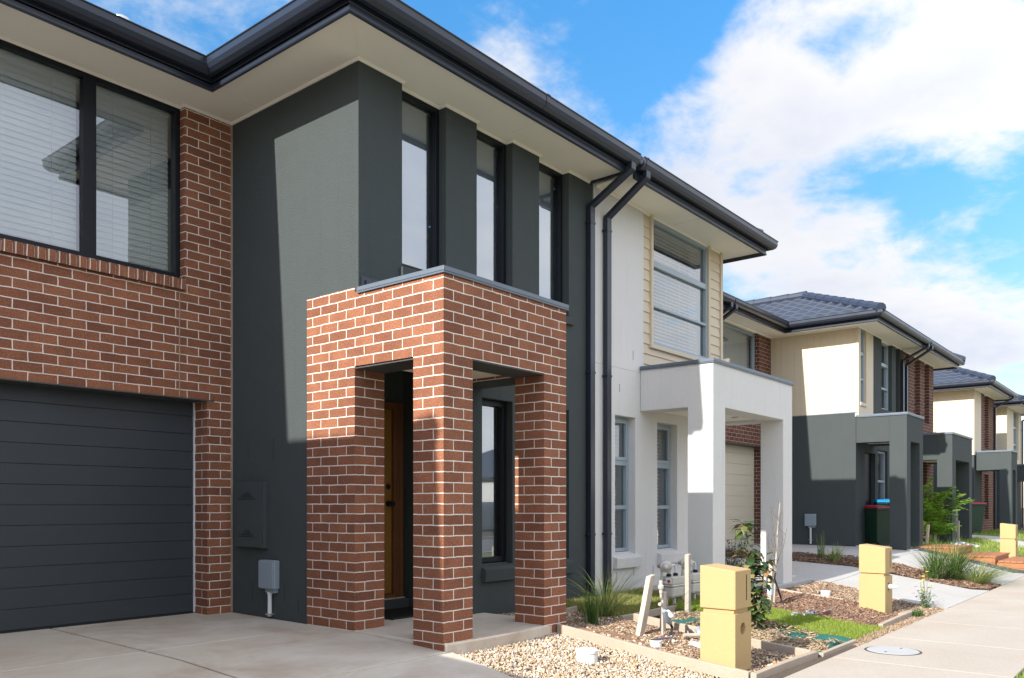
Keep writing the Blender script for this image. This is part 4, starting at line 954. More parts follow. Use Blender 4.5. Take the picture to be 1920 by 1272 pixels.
# gas meters
def gas_meter(x, y, label, face=(-.7,-.7), red=True, s=1):
    z = g(x, y); t = thing('gas_meter', label, 'gas meter', (x, y, z-.02), 'gas meters in the front gardens')
    mb = MB(); mb.box(x-.17, x+.17, y-.10, y+.10, z+.13, z+.30); mb.build('lower_case', 'meter_grey', t, bev=.035)
    mb = MB(); mb.box(x-.185, x+.185, y-.11, y+.11, z+.295, z+.325); mb.box(x-.175, x+.175, y-.1, y+.1, z+.325, z+.44); up_ = mb.build('upper_case', 'meter_grey', t, bev=.018)
    mb = MB(); mb.box(x-.181, x-.176, y-.085, y+.085, z+.345, z+.425); mb.build('index_plate', 'label_white', up_)
    if red:
        mb = MB(); mb.lathe((x-.182,y-.045,z+.378), [(.026,0),(.026,.002),(0,.0025)], 8, (-1,0,0)); mb.build('red_seal', 'label_red', up_)
        mb = MB(); mb.box(x-.1825, x-.1811, y+.0, y+.07, z+.402, z+.412); mb.box(x-.1825, x-.1811, y+.0, y+.05, z+.385, z+.391); mb.build('blue_print', 'label_blue', up_)
    mb = MB(); mb.tube([(x-.10,y,z+.43),(x-.10,y,z+.50),(x-.24,y,z+.56)], .016, 8); mb.tube([(x-.26,y+.02,z-.05),(x-.26,y+.02,z+.58)], .017, 8); mb.tube([(x-.16,y+.0,z-.05),(x-.16,y,z+.14)], .02, 8); mb.build('inlet_pipe', 'meter_alu', t, smooth='auto')
    mb = MB(); mb.lathe((x-.235,y-.03,z+.60), [(.05,-.05),(.062,-.045),(.085,-.015),(.09,0),(.085,.015),(.05,.03),(.045,.055),(.03,.058),(0,.058)], 20, (-.75,-.6,.1)); mb.tube([(x-.235,y-.03,z+.60),(x-.235,y+.09,z+.61)], [.05,.035], 10); rg = mb.build('regulator', 'meter_alu', t, smooth='auto')
    mb = MB(); mb.lathe((x-.28,y-.065,z+.606), [(.022,0),(.022,.008),(0,.009)], 12, (-.75,-.6,.1)); mb.build('cap', 'white_plastic', rg)
    mb = MB(); mb.tube([(x-.05,y,z+.42),(x-.05,y,z+.52)] + [(x+.02-.07*math.cos(a), y, z+.54+.07*math.sin(a)) for a in [math.pi*k/6 for k in range(1, 6)]] + [(x+.09,y,z+.53),(x+.09,y,z+.43)], .014, 8); mb.build('outlet_pipe', 'white_plastic', t, smooth='auto')
    for xx in (-.10, .09): MB().lathe((x+xx,y,z+.435), [(.03,0),(.034,.01),(.034,.04),(.02,.05),(0,.05)], 10).build('union_nut', 'rubber', t, smooth='auto')
    mb = MB(); mb.tube([(x+.05,y,z-.05),(x+.05,y,z+.14)], .025, 8); mb.build('leg', 'white_plastic', t, smooth='auto')
    return t
gas_meter(8.62, 4.66, 'cream gas meter with white index plate and red seal, left of the tall split stake').scale = (.84,.84,.78)
gas_meter(9.2, 4.70, 'cream gas meter behind the tall split stake, partly hidden by the first mailbox', red=False).scale = (.84,.84,.78)
gas_meter(23.1, 5.0, 'gas meter under the feathery green tree near the timber steps', red=False).scale = (.85,.85,.85)
# pipe caps and lids
def cap(x, y, r, h, label, mat='white_plastic', name='drain_cap'):
    z = g(x, y); mb = MB(); mb.lathe((x,y,z-.08), [(r*.93,0),(r*.93,.08+h*.55),(r,.08+h*.56),(r,.08+h*.62),(r*.985,.08+h*.64),(r*.985,.08+h*.66),(r,.08+h*.68),(r,.08+h*.92),(r*.93,.08+h),(0,.08+h)], 32)
    o = mb.build(name, mat, smooth='auto'); at(o, x, y, z); tag(o, label, 'drain cap', 'drain caps in the front gardens'); return o
cap(5.655, 3.84, .095, .06, 'round white drain cap standing in the pebbles')
cap(6.61, 3.74, .058, .035, 'low white drain cap in a hollow of the bark chips')
mb = MB(); mb.lathe((6.61,3.74,g(6.61,3.74)+.034), [(.05,0),(.05,.003),(0,.003)], 20); tag(at(mb.build('cap_lid', 'iron_ring'), 6.61, 3.74, g(6.61,3.74)+.034), 'flat dark disc lying on the low drain cap', 'lid')
cap(11.62, 3.92, .07, .05, 'small open white drain cap in the bark strip near the second mailbox')
t = thing('manhole_cover', 'round grey concrete manhole cover set in the footpath', 'manhole cover', (8.17, 2.14, -1.345))
mb = MB(); mb.lathe((8.17,2.14,-1.36), [(.245,0),(.245,.0165),(.228,.0185),(.228,.01),(0,.01)], 48); mb.build('ring', 'iron_ring', t)
mb = MB(); mb.lathe((8.17,2.14,-1.36), [(.222,0),(.222,.0195),(.218,.021),(0,.0215)], 48); cv = mb.build('lid', 'lid_concrete', t, bev=.002)
mb = MB(); mb.box(8.30, 8.34, 2.10, 2.115, -1.342, -1.3375); mb.box(8.02, 8.06, 2.16, 2.175, -1.342, -1.3375); mb.build('lift_slot', 'slot_dark', cv)
def litter(name, path, r, mat, label, cat):
    mb = MB(); mb.tube([(x, y, g(x, y)+z) for x, y, z in path], r, 9); o = mb.build(name, mat, smooth='auto'); x, y, z = path[0]; at(o, x, y, g(x, y)); tag(o, label, cat); return o
litter('pipe_offcut', [(7.30,3.66,.03),(7.22,3.42,.03)], .022, 'white_plastic', 'pale grey pipe offcut lying in the bark chips left of the first mailbox', 'pipe')
litter('pipe_elbow', [(7.34,3.70,.06),(7.31,3.66,.03)], .026, 'grey_plastic', 'grey pipe elbow at the end of the pale pipe offcut', 'pipe')
litter('plastic_scrap', [(6.86,3.52,.02),(6.82,3.42,.025),(6.80,3.36,.015)], [.02,.028,.012], 'white_plastic', 'crumpled white plastic scrap by the low drain cap', 'scrap')
litter('plastic_scrap', [(6.80,3.30,.02),(6.76,3.22,.015)], [.02,.015], 'purple_plastic', 'purple plastic scrap lying in front of the white scrap', 'scrap')
litter('weathered_batten', [(7.10,3.72,.02),(7.50,3.45,.03)], .02, 'grey_timber', 'grey batten lying in the bark chips behind the pipe offcut', 'batten')
litter('black_hose', [(10.02,4.02,.35),(10.09,4.0,.22),(10.06,3.93,.06),(9.94,3.86,.01)], .012, 'rubber', 'black hose hanging from the fitting beside the blue banded stake', 'hose')
litter('black_hose', [(7.04,3.80,.005),(6.95,3.76,.01),(6.80,3.84,.0)], .009, 'purple_plastic', 'thin purple hose on the ground by the water meter', 'hose')
mb = MB(); z = g(9.99,4.03); mb.tube([(9.99,4.03,z-.02),(9.99,4.03,z+.42)], .013, 8); mb.lathe((9.99,4.03,z+.40), [(.03,0),(.035,.02),(.035,.05),(.02,.06),(0,.06)], 12); tag(at(mb.build('tap_riser', 'galv', smooth='auto'), 9.99, 4.03, z), 'small metal tap riser beside the blue banded stake', 'tap')
P = rnd_in(90, 9.3, 10.3, 3.30, 3.62, .01, lambda p, q: abs((p-9.8)*.25+(q-3.46)) < .07); S = (.012+.03*RS.rand(len(P), 1))*np.array([[1, .7, .5]])
stuff(scatter('scraps', P, S, ICO_V, ICO_F, 'litter', 6.3, .3), 'heap of white and dark plastic scraps at the lawn edge near the blue banded stake', 'scraps')
P = rnd_in(80, 22.3, 23.5, 4.1, 4.6, .04); S = (.015+.03*RS.rand(len(P), 1))*np.array([[1, .7, .6]])
stuff(scatter('scraps', P, S, ICO_V, ICO_F, 'litter', 6.3, .3), 'heap of white and purple scraps beside the timber steps', 'scraps')
mb = MB(); mb.box(5.45, 6.22, 5.95, 6.50, -1.104, -1.09)
for i in range(26): mb.box(5.47+i*.029, 5.485+i*.029, 5.97, 6.48, -1.0901, -1.085)
tag(at(mb.build('doormat', 'rubber'), 5.8, 6.2, -1.105), 'black ribbed doormat before the timber front door', 'doormat')
# timber step platforms
def step_box(x0, x1, y0, y1, h, label):
    z = min(g(x0,y0), g(x1,y0))-.05; zt = max(g(x0,y1), g(x1,y1))*.5+g(x0,y0)*.5+h; t = thing('timber_step', label, 'step', (x0, y0, z), 'timber step platforms'); n = 5
    mb = MB(); w = (y1-y0)/n
    for i in range(n): mb.box(x0-.02, x1+.02, y0-.02+i*w, y0-.02+(i+1)*w-.006, zt-.035, zt)
    mb.build('decking', 'deck_timber', t, bev=.004)
    hb = (zt-.037-z)/2; mb = MB()
    for i in range(2):
        mb.box(x0, x1, y0, y0+.04, z+i*hb, z+(i+1)*hb-.004); mb.box(x0, x0+.04, y0+.041, y1, z+i*hb, z+(i+1)*hb-.004); mb.box(x1-.04, x1, y0+.041, y1, z+i*hb, z+(i+1)*hb-.004)
    mb.box(x0+.05, x1-.05, y1-.05, y1-.01, z, zt-.04); mb.build('sleeper_frame', 'deck_timber', t, bev=.004)
step_box(19.72, 21.2, 3.86, 4.72, .13, 'upper timber step platform against the dark portico')
step_box(19.74, 21.4, 3.17, 3.84, .13, 'middle timber step platform of the three')
step_box(19.80, 21.7, 2.58, 3.15, .15, 'lowest timber step platform at the footpath, below the farthest mailbox')
# wheelie bins
def bin_(x, y, ang, lid, label):
    z = -.885 if y > 4.6 and x < 21 else g(x, y); t = thing('wheelie_bin', label, 'bin', (x, y, z), 'green wheelie bins'); 
    def sub(mbx, n, m, par=None, **k): o = mbx.build(n, m, None, **k); o.parent = par or t; return o
    a, b = .21, .24; c, d = .285, .33
    mb = MB(); mb.hexa([(-a,-b,.06),(a,-b,.06),(a,b,.06),(-a,b,.06),(-c,-d,.94),(c,-d,.94),(c,d,.94),(-c,d,.94)]); mb.hexa([(-c-.02,-d-.02,.90),(c+.02,-d-.02,.90),(c+.02,d+.02,.90),(-c-.02,d+.02,.90),(-c-.02,-d-.02,.95),(c+.02,-d-.02,.95),(c+.02,d+.02,.95),(-c-.02,d+.02,.95)])
    body = sub(mb, 'body', 'bin_green', bev=.02)
    mb = MB(); mb.hexa([(-c-.025,-d-.04,.952),(c+.025,-d-.04,.952),(c+.025,d+.03,.952),(-c-.025,d+.03,.952),(-c-.015,-d-.02,.99),(c+.015,-d-.02,.99),(c+.005,d,1.04),(-c-.005,d,1.04)]); sub(mb, 'lid', lid, bev=.015)
    mb = MB(); mb.tube([(-c+.05,d+.07,.97),(c-.05,d+.07,.97)], .014, 8)
    for s in (-1, 1): mb.tube([(s*(c-.05),d,.95),(s*(c-.05),d+.075,.97)], .016, 8)
    sub(mb, 'handle', 'bin_green', smooth='auto')
    for s in (-1, 1):
        mb = MB(); mb.lathe((s*(a+.0), b+.02, .1), [(.06,0),(.1,.004),(.1,.05),(.06,.055),(0,.055)], 18, (s,0,0)); sub(mb, 'wheel', 'rubber', smooth='auto')
    mb = MB(); mb.box(-a+.05, a-.05, -b-.012, -b+.02, 0, .08); sub(mb, 'foot', 'bin_green')
    t.rotation_euler.z = R(ang); return t
bin_(19.60, 5.46, -35, 'lid_red', 'green wheelie bin with a red lid in the porch of the cream clad house').scale = (.86,.86,.86)
bin_(20.5, 5.50, -35, 'lid_blue', 'green wheelie bin with a bright blue lid behind the red lidded one')
bin_(30.2, 5.55, -35, 'lid_red', 'distant green wheelie bin with a red lid beyond the feathery tree')

# ------------------------------------------------------------------ plants
def tuft(x, y, n, h, spread, mat, label, w=.005, droop=.5, bias=(0,0), name='reed_tuft', grp='grass tufts in the front gardens'):
    z = g(x, y)-.02; V, F = [], []
    for i in range(n):
        a = random.random()*2*math.pi; r = random.random()**.7; L = h*(.55+.6*random.random()); out = Vector((math.cos(a)*r*spread+bias[0]*random.random(), math.sin(a)*r*spread+bias[1]*random.random(), 0))
        b = Vector((x+random.gauss(0,.035)+out.x*.08, y+random.gauss(0,.035)+out.y*.08, z)); side = Vector((-math.sin(a+random.uniform(-.6,.6)), math.cos(a), 0)).normalized()*w*(.7+.6*random.random())
        k = 6; base = len(V); dr = droop*r*(.5+random.random())
        for j in range(k+1):
            s = j/k; p = b + out*(s**1.35) + Vector((0,0,L*(s - dr*.55*s*s*s))); ww = side*(1-s**1.6*.95)
            V += [tuple(p-ww), tuple(p+ww)]
        for j in range(k): q = base+2*j; F.append((q, q+1, q+3, q+2))
    o = bulk(name, V, F, mat, 4); at(o, x, y, z); tag(o, label, 'grass plant', grp); return o
tuft(6.90, 4.62, 110, .40, .11, 'reed_blade', 'upright dark green reed tuft beside the brick portico', .0036, .35)
tuft(7.50, 4.85, 130, .62, .8, 'pale_blade', 'wide loose grass plant arching out from the downpipes', .0045, .8, (-.0,-.35))
tuft(15.3, 5.0, 120, .40, .30, 'pale_blade', 'small thin grass plant between the two driveways', .005, .5)
tuft(15.75, 5.4, 26, .55, .12, 'reed_blade', 'sparse upright weed behind the small grass plant between the driveways', .006, .2)
tuft(15.35, 3.35, 270, .80, .62, 'reed_blade', 'left and taller of the large arching grass clumps by the footpath', .005, .85)
tuft(16.0, 3.20, 300, .85, .95, 'reed_blade', 'right of the large arching grass clumps by the footpath, upright at its back', .005, .95, (.3,-.2))
tuft(15.95, 2.85, 420, .50, 1.25, 'pale_blade', 'low sprawling pale grass clump spilling on to the footpath', .0045, 1.1, (.6,-.3))
tuft(10.98, 2.60, 90, .12, .12, 'weed_leaf', 'tiny green weed at the corner board right of the second mailbox', .006, .6, name='weed')
def leaf(V, F, p, d, up, L, W, curl=.3):
    d = d.normalized(); s = d.cross(up); s = s.normalized() if s.length > 1e-4 else Vector((1,0,0)); n = s.cross(d); b = len(V)
    pts = [(0,0,0),(.35,.5,.05),(.7,.38,-.06*curl*3),(1,0,-curl),(.35,-.5,.05),(.7,-.38,-.06*curl*3),(.4,0,-.06),(.72,0,-.12)]
    for a, c, e in pts: V.append(tuple(p + d*L*a + s*W*c + n*L*e*.5))
    for q in ((0,1,6),(1,2,7,6),(2,3,7),(0,6,4),(6,7,5,4),(7,3,5)): F.append([b+i for i in q] + ([b+q[-1]] if len(q) == 3 else []))
def shrub(x, y, stems, label, mat='shrub_leaf', L=.075, W=.04, name='leafy_shrub', n=12, cat='shrub', thick=.009):
    z = g(x, y)-.03; t = thing(name, label, cat, (x, y, z)); mb = MB(); V, F = [], []
    for path in stems:
        P = [Vector((x+a, y+b, z+c)) for a, b, c in path]; mb.tube(P, [thick*(1-.6*i/len(P)) for i in range(len(P))], 6)
        tot = n*len(P)
        for i in range(tot):
            s = .12 + .88*(i+random.random())/tot; k = min(int(s*(len(P)-1)), len(P)-2); f = s*(len(P)-1)-k; p = P[k].lerp(P[k+1], f); a = i*2.4+random.random()
            d = Vector((math.cos(a), math.sin(a), random.uniform(-.5,.5))); q = p + d*.03; sz = random.uniform(.7,1.25)
            leaf(V, F, q, d, Vector((0,0,1)), L*sz, W*sz, random.uniform(.2,.9))
    mb.build('stem', 'bark', t, smooth='auto')
    fo = bulk('foliage', [(a-x, b-y, c-z) for a, b, c in V], F, mat, 4) if False else None
    me = bpy.data.meshes.new('foliage'); me.from_pydata([(a-x, b-y, c-z) for a, b, c in V], [], [list(dict.fromkeys(f)) for f in F]); me.materials.append(M[mat]); me.update()
    o = bpy.data.objects.new('foliage', me); COL.objects.link(o); o.parent = t; return t
shrub(8.0, 3.40, [[(0,0,0),(.02,.01,.35),(-.03,.02,.7),(-.10,.05,1.05),(-.13,.06,1.16)], [(0,0,.05),(.05,-.04,.35),(.10,-.05,.62),(.09,-.06,.80)], [(0,0,.3),(-.02,.05,.6),(.03,.08,.88)], [(0,0,.0),(.08,.03,.2),(.10,.02,.42)]],
      'young shrub with curled olive and reddish leaves rising behind the first mailbox', n=17, L=.125, W=.075)
shrub(12.9, 5.9, [[(0,0,0),(.1*i-.35,.1*(i%3)-.1,.25),(.14*i-.5,.12*(i%3)-.12,.5+.07*(i%4))] for i in range(9)], 'low dark shrub in front of the cream garage door behind the white portico', 'dark_leaf', .06, .02, n=26, thick=.006)
shrub(11.98, 2.72, [[(0,0,0),(.03*i-.08,.02*i-.04,.10),(.05*i-.13,.04*i-.1,.20+.05*(i%3))] for i in range(7)], 'yellow flowering weed at the corner of the driveway and footpath', 'weed_leaf', .055, .026, 'flowering_weed', 7, 'weed', .004)
wd = [o for o in bpy.data.objects if o.name == 'flowering_weed'][0]; st_ = MB(); mb = MB()
for a, b, c in ((-.1,.02,.36),(.03,.05,.40),(.17,.08,.34),(.10,.02,.46),(.22,.1,.52),(-.02,-.06,.30),(.0,.08,.33),(-.2,.0,.25)):
    x, y, z = 12.0+a, 2.72+b, g(12,2.72)+c; st_.tube([(x-a*.6,y-b*.6,z-c*.7),(x-a*.2,y-b*.2,z-c*.3),(x,y,z)], .002, 5)
    for k in range(4): mb.obox((x+.011*math.cos(k*1.57), y+.011*math.sin(k*1.57), z+.004*(k%2)), Matrix.Rotation(k*1.57, 3, 'Z'), .010, .006, .002)
st_.build('flower_stem', 'stem_green', wd); mb.build('flower', 'yellow_petal', wd)
def twig(x, y, label):
    z = g(x, y)-.03; t = thing('bare_sapling', label, 'sapling', (x, y, z)); mb = MB(); P = [Vector((x+a, y+b, z+c)) for a, b, c in ((0,0,0),(.03,0,.3),(.07,.0,.6),(.14,.01,.95),(.22,.01,1.28))]
    mb.tube(P, [.014,.012,.010,.007,.004], 8); mb.build('trunk', 'pale_bark', t, smooth='auto')
    mb = MB()
    for k, (h, dx, dy, up) in enumerate(((.30,-.14,.05,.55),(.5,.22,-.05,.45),(.65,-.10,.04,.6),(.42,.10,.08,.35),(.85,.12,0,.3),(.22,-.05,-.03,.3))):
        b = Vector((x+.02+h*.1, y, z+h)); e = b+Vector((dx,dy,up)); m = b.lerp(e,.5)+Vector((dx*.25,0,-.02)); mb.tube([b,m,e], [.006,.004,.002], 6)
        for q in range(4):
            s = b.lerp(e,.35+.16*q); mb.tube([s, s+Vector((random.uniform(-.10,.10), random.uniform(-.06,.06), random.uniform(.05,.16)))], [.003,.0012], 5)
    mb.build('branch', 'bark', t, smooth='auto'); return t
twig(10.12, 4.05, 'bare pale stemmed sapling in front of the white portico')
def wattle(x, y, label):
    z = g(x, y)-.05; t = thing('feathery_tree', label, 'tree', (x, y, z)); mb = MB(); br = MB(); V, F = [], []
    mb.tube([(x,y,z),(x+.05,y,z+.4),(x+.0,y-.05,z+.9)], [.05,.04,.03], 8); mb.build('trunk', 'bark', t, smooth='auto')
    def spray(p, d, n, L):
        for i in range(n):
            s = i/n; q = p + d*L*s + Vector((0,0,-.22*L*s*s)); 
            for sd in (-1, 1):
                sdv = Vector((-d.y, d.x, 0)).normalized()*sd; dd = (sdv*.8 + d*.5 + Vector((random.uniform(-.25,.25), random.uniform(-.25,.25), -.35+random.uniform(-.3,.3)))).normalized(); ll = .17*(1-.4*s)*(.7+.6*random.random()); w = sdv.cross(dd).normalized()*.0 + d.normalized()*.013
                b = len(V); e = q+dd*ll; m = q.lerp(e,.5)+Vector((0,0,.015)); V.extend([tuple(q-w*.4), tuple(q+w*.4), tuple(m+w), tuple(e), tuple(m-w)]); F.append((b,b+1,b+2,b+3,b+4))
    limbs = [(-.25,.2,1.45,.9),(.6,-.5,1.45,.8),(1.2,-.7,1.35,.7),(.9,.1,1.1,.6),(.2,-.6,.9,.6),(-.5,-.2,1.0,.5),(.5,.5,1.5,.7),(-.6,.4,1.45,.4),(.1,-.1,1.6,.8),(1.0,-.5,.75,.4),(-.3,-.6,.55,.3),(.5,-.6,.5,.3),(.0,.6,.9,.5),(.3,-.3,1.3,.8),(1.5,-.9,1.25,.8),(-.7,-.3,.6,.3)]
    for lx, ly, lz, st in limbs:
        a = Vector((x, y, z+min(st,.9))); e = Vector((x+lx*.8, y+ly*.8, z+lz)); m = a.lerp(e,.5)+Vector((0,0,.1)); br.tube([a,m,e], [.018,.012,.005], 6)
        for k in range(15):
            s = .25+.75*k/15+random.uniform(-.03,.03); p = a.lerp(e, s); d = (e-a).normalized()*.6+Vector((random.uniform(-1,1), random.uniform(-1,1), random.uniform(-.3,.5))); spray(p, d.normalized(), 9, random.uniform(.25,.48))
        spray(e, (e-a).normalized(), 12, .42)
    br.build('branch', 'bark', t, smooth='auto')
    me = bpy.data.meshes.new('foliage'); me.from_pydata([(a-x, b-y, c-z) for a, b, c in V], [], F); me.materials.append(M['wattle_leaf']); me.update(); o = bpy.data.objects.new('foliage', me); COL.objects.link(o); o.parent = t
    return t
wattle(22.3, 5.1, 'feathery bright green tree leaning out between the dark porticos').scale = (.86, .86, .86)

# ------------------------------------------------------------------ van added unseen, left of the frame, to cast shade over the driveway apron
vn = thing('shade_van', 'white van added out of view to shade the driveway', 'van', (-.6, 3.5, g(0,3.5)))
zv = g(0, 3.4)-.02
prof = [(-1.1,.32),(3.35,.32),(3.4,.9),(3.1,1.05),(2.35,1.95),(2.0,2.08),(-1.0,2.08),(-1.1,1.9)]
mb = MB(); L_ = [(.72-p*1.0, 2.55, zv+q) for p, q in [(0,.32)]]
pv = [(.76-1.9+a*1.9, b) for a, b in ((1,.35),(1,1.9),(.95,2.38),(.05,2.38),(0,1.9),(0,.35))]
mb.quad([(x, 2.55, zv+z) for x, z in pv]); mb.quad([(x, 7.2-.2, zv+z) for x, z in pv[::-1]])
for a, b in zip(pv, pv[1:]+pv[:1]): mb.quad([(a[0],2.55,zv+a[1]),(b[0],2.55,zv+b[1]),(b[0],7.0,zv+b[1]),(a[0],7.0,zv+a[1])])
mb.build('body', 'white_plastic', vn, bev=.06)
for yy in (3.3, 6.2):
    for xx, sg in ((.72,1),(-1.18,-1)): MB().lathe((xx-.1*sg, yy, zv+.33), [(.2,0),(.33,.01),(.33,.11),(.2,.12),(0,.115)], 24, (sg,0,0)).build('wheel', 'rubber', vn, smooth='auto')
mb = MB(); mb.quad([(-1.0,2.545,zv+1.1),(.54,2.545,zv+1.1),(.54,2.545,zv+1.75),(-1.0,2.545,zv+1.75)]); mb.build('rear_window', 'black_frame', vn)

# ------------------------------------------------------------------ houses across the road (they show only as reflections in the windows)
def opposite(x, label, wallm, w=9):
    t = thing('detached_house', label, 'house', (x, -19, -1.2)); mb = MB(); mb.box(x-w/2, x+w/2, -26, -18.5, -1.4, 1.6); mb.build('wall', wallm, t)
    mb = MB(); a = [(x-w/2-.5,-18,1.6),(x+w/2+.5,-18,1.6),(x+w/2+.5,-26.5,1.6),(x-w/2-.5,-26.5,1.6)]; r1, r2 = (x-w/2+3.2,-22.2,3.6), (x+w/2-3.2,-22.2,3.6)
    mb.quad([a[1],a[0],r1,r2]); mb.quad([a[2],a[1],r2]); mb.quad([a[3],a[2],r2,r1]); mb.quad([a[0],a[3],r1]); mb.quad(a); mb.build('roof', 'roof_tile', t)
    mb = MB()
    for k in (-.28, .1, .33): mb.box(x+w*k-.5, x+w*k+.5, -18.5, -18.44, -.3, 1.1)
    mb.build('window', 'black_frame', t)
for k, (x, m) in enumerate(((-6,'far_wall'),(6,'white_render'),(17,'brown_brick'),(29,'far_wall'),(41,'white_render'),(54,'brown_brick'))): opposite(x, ['tan bungalow across the road', 'white bungalow across the road opposite the garage', 'brown brick bungalow across the road', 'second tan bungalow across the road', 'second white bungalow across the road', 'farthest brown bungalow across the road'][k], m)

# ------------------------------------------------------------------ lift everything so that the footpath lies at z = 0
for o in list(bpy.data.objects):
    if o.parent is None: o.location.z += UP

# ------------------------------------------------------------------ camera
FPX = 1556.0; YAW = math.atan2(1275, 1556)
cd = bpy.data.cameras.new('camera'); co = bpy.data.objects.new('camera', cd); COL.objects.link(co)
co.location = (0, 0, UP); co.rotation_euler = (R(90), 0, YAW - R(90))
cd.sensor_width = 36; cd.lens = FPX/1920*36; cd.shift_y = 312/1920; cd.clip_start = .05; cd.clip_end = 2000
SC.camera = co

# ------------------------------------------------------------------ sun and sky
SUN = Vector((1.792, -.0744, -1)).normalized()       # direction the light travels
ELEV = math.asin(-SUN.z); AZ = math.atan2(-SUN.y, -SUN.x)     # where the sun stands
sl = bpy.data.lights.new('sun', 'SUN'); so = bpy.data.objects.new('sun', sl); COL.objects.link(so)
sl.energy = 4.1; sl.angle = R(.55); sl.color = (1, .96, .89); so.rotation_euler = SUN.to_track_quat('-Z', 'Y').to_euler(); so.location = (-20, 4, 15)
w = bpy.data.worlds.new('World'); SC.world = w; w.use_nodes = True; nt = w.node_tree; nt.nodes.clear()
sky = nt.nodes.new('ShaderNodeTexSky'); sky.sky_type = 'NISHITA'; sky.sun_disc = False; sky.sun_elevation = ELEV; sky.sun_rotation = R(90) - AZ; sky.altitude = 30; sky.air_density = 1.0; sky.dust_density = .6; sky.ozone_density = 1.6
tc = nt.nodes.new('ShaderNodeTexCoord').outputs['Generated']
hs = nt.nodes.new('ShaderNodeHueSaturation'); hs.inputs['Saturation'].default_value = 1.38; hs.inputs['Value'].default_value = 1.0; nt.links.new(sky.outputs[0], hs.inputs['Color'])
sep = nt.nodes.new('ShaderNodeSeparateXYZ'); nt.links.new(tc, sep.inputs[0])
den = math_(nt, 'ADD', math_(nt, 'MAXIMUM', sep.outputs[2], 0.0), .22)
cmb = nt.nodes.new('ShaderNodeCombineXYZ'); nt.links.new(math_(nt, 'DIVIDE', sep.outputs[0], den), cmb.inputs[0]); nt.links.new(math_(nt, 'DIVIDE', sep.outputs[1], den), cmb.inputs[1]); cmb.inputs[2].default_value = 3.7
n1 = noise_(nt, cmb.outputs[0], 2.6, 11, .58, .25); n2 = noise_(nt, cmb.outputs[0], 8.0, 9, .62, .2)
def skydir(px, py):
    u, v = (px-960)/FPX, (948-py)/FPX; f = Vector((math.cos(YAW), math.sin(YAW), 0)); r = Vector((math.sin(YAW), -math.cos(YAW), 0)); return (f+r*u+Vector((0,0,1))*v).normalized()
cov = None
BANKS = [(1600,130,13,.13),(1400,310,8,.13),(1220,260,6,.05),(1780,200,7,.10),(1500,500,7,.16),(1830,530,7,.15),(1680,600,9,.14),(400,20,8,-.05),(1000,150,6,.06),(850,40,6,.05),
         (1640,370,6,-.16),(1850,390,6,-.13),(1260,0,4,-.14),(1460,390,4,-.10),(1090,190,4,-.06)]
for px, py, deg, wt in BANKS + [(Vector((.3,-.8,.55)).normalized(), 0, 75, .40), (Vector((0,0,1)), 0, 45, .14)]:
    d = skydir(px, py) if not isinstance(px, Vector) else px; dp = nt.nodes.new('ShaderNodeVectorMath'); dp.operation = 'DOT_PRODUCT'; nt.links.new(tc, dp.inputs[0]); dp.inputs[1].default_value = d
    mr = nt.nodes.new('ShaderNodeMapRange'); mr.interpolation_type = 'SMOOTHSTEP'; nt.links.new(dp.outputs['Value'], mr.inputs[0]); mr.inputs[1].default_value = math.cos(R(deg)); mr.inputs[2].default_value = 1.0; mr.inputs[3].default_value = 0; mr.inputs[4].default_value = wt
    cov = mr.outputs[0] if cov is None else math_(nt, 'ADD', cov, mr.outputs[0])
dens = math_(nt, 'ADD', math_(nt, 'ADD', math_(nt, 'MULTIPLY', n1, .64), math_(nt, 'MULTIPLY', n2, .36)), cov)
mask = nt.nodes.new('ShaderNodeMapRange'); mask.interpolation_type = 'SMOOTHSTEP'; nt.links.new(dens, mask.inputs[0]); mask.inputs[1].default_value = .505; mask.inputs[2].default_value = .72
hz = nt.nodes.new('ShaderNodeMapRange'); nt.links.new(sep.outputs[2], hz.inputs[0]); hz.inputs[1].default_value = .30; hz.inputs[2].default_value = 0; hz.inputs[3].default_value = 0; hz.inputs[4].default_value = .75
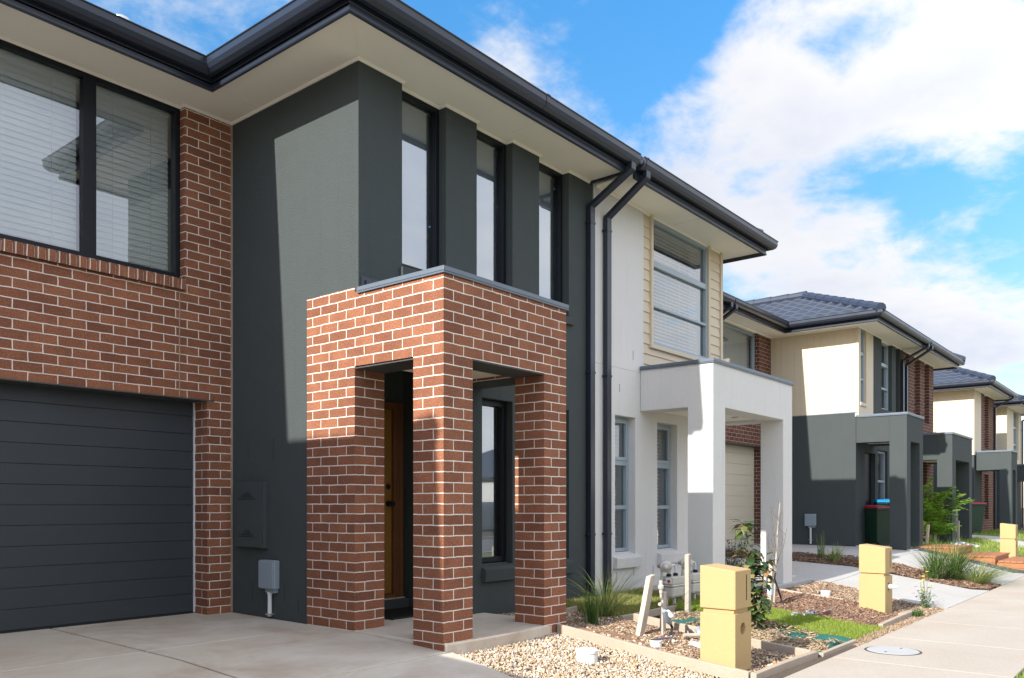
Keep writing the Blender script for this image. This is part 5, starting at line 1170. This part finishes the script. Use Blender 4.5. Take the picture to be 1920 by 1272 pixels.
mk = math_(nt, 'MAXIMUM', mask.outputs[0], math_(nt, 'MULTIPLY', hz.outputs[0], hz.outputs[0]))
n3 = noise_(nt, cmb.outputs[0], 1.6, 5, .5, .2)
thick = nt.nodes.new('ShaderNodeMapRange'); thick.interpolation_type = 'SMOOTHSTEP'; nt.links.new(math_(nt, 'ADD', math_(nt, 'MULTIPLY', dens, .6), math_(nt, 'MULTIPLY', n3, .6)), thick.inputs[0]); thick.inputs[1].default_value = .62; thick.inputs[2].default_value = .95
CL = 3.3
cc = mixc(nt, thick.outputs[0], (CL, CL*1.0, CL*1.02), (CL*.72, CL*.78, CL*.94))
mixed = mixc(nt, mk, mixc(nt, 1, hs.outputs[0], ramp(nt, sep.outputs[2], [(.0, (.62, .52, .50)), (.25, (.86, .73, .68)), (.55, (1.25, 1.15, 1.05))]), 'MULTIPLY'), cc)
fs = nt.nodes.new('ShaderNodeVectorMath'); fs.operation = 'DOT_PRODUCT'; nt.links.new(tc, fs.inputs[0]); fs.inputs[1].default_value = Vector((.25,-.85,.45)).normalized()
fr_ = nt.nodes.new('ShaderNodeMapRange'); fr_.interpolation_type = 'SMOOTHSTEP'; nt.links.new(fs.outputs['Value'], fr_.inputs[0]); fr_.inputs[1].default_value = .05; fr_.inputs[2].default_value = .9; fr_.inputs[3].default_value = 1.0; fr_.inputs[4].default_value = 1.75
vm = nt.nodes.new('ShaderNodeVectorMath'); vm.operation = 'SCALE'; nt.links.new(mixed, vm.inputs[0]); nt.links.new(fr_.outputs[0], vm.inputs['Scale']); mixed = vm.outputs[0]   # sky brightened on the unseen street side, added fill for the shaded fronts
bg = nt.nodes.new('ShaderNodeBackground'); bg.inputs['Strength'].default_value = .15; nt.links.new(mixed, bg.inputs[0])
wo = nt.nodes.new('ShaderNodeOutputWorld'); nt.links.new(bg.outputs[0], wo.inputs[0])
vs = SC.view_settings; vs.view_transform = 'Standard'; vs.look = 'None'; vs.gamma = 1; vs.use_curve_mapping = False; vs.exposure = .97
SC.cycles.use_denoising = True; SC.cycles.max_bounces = 8; SC.cycles.transparent_max_bounces = 12
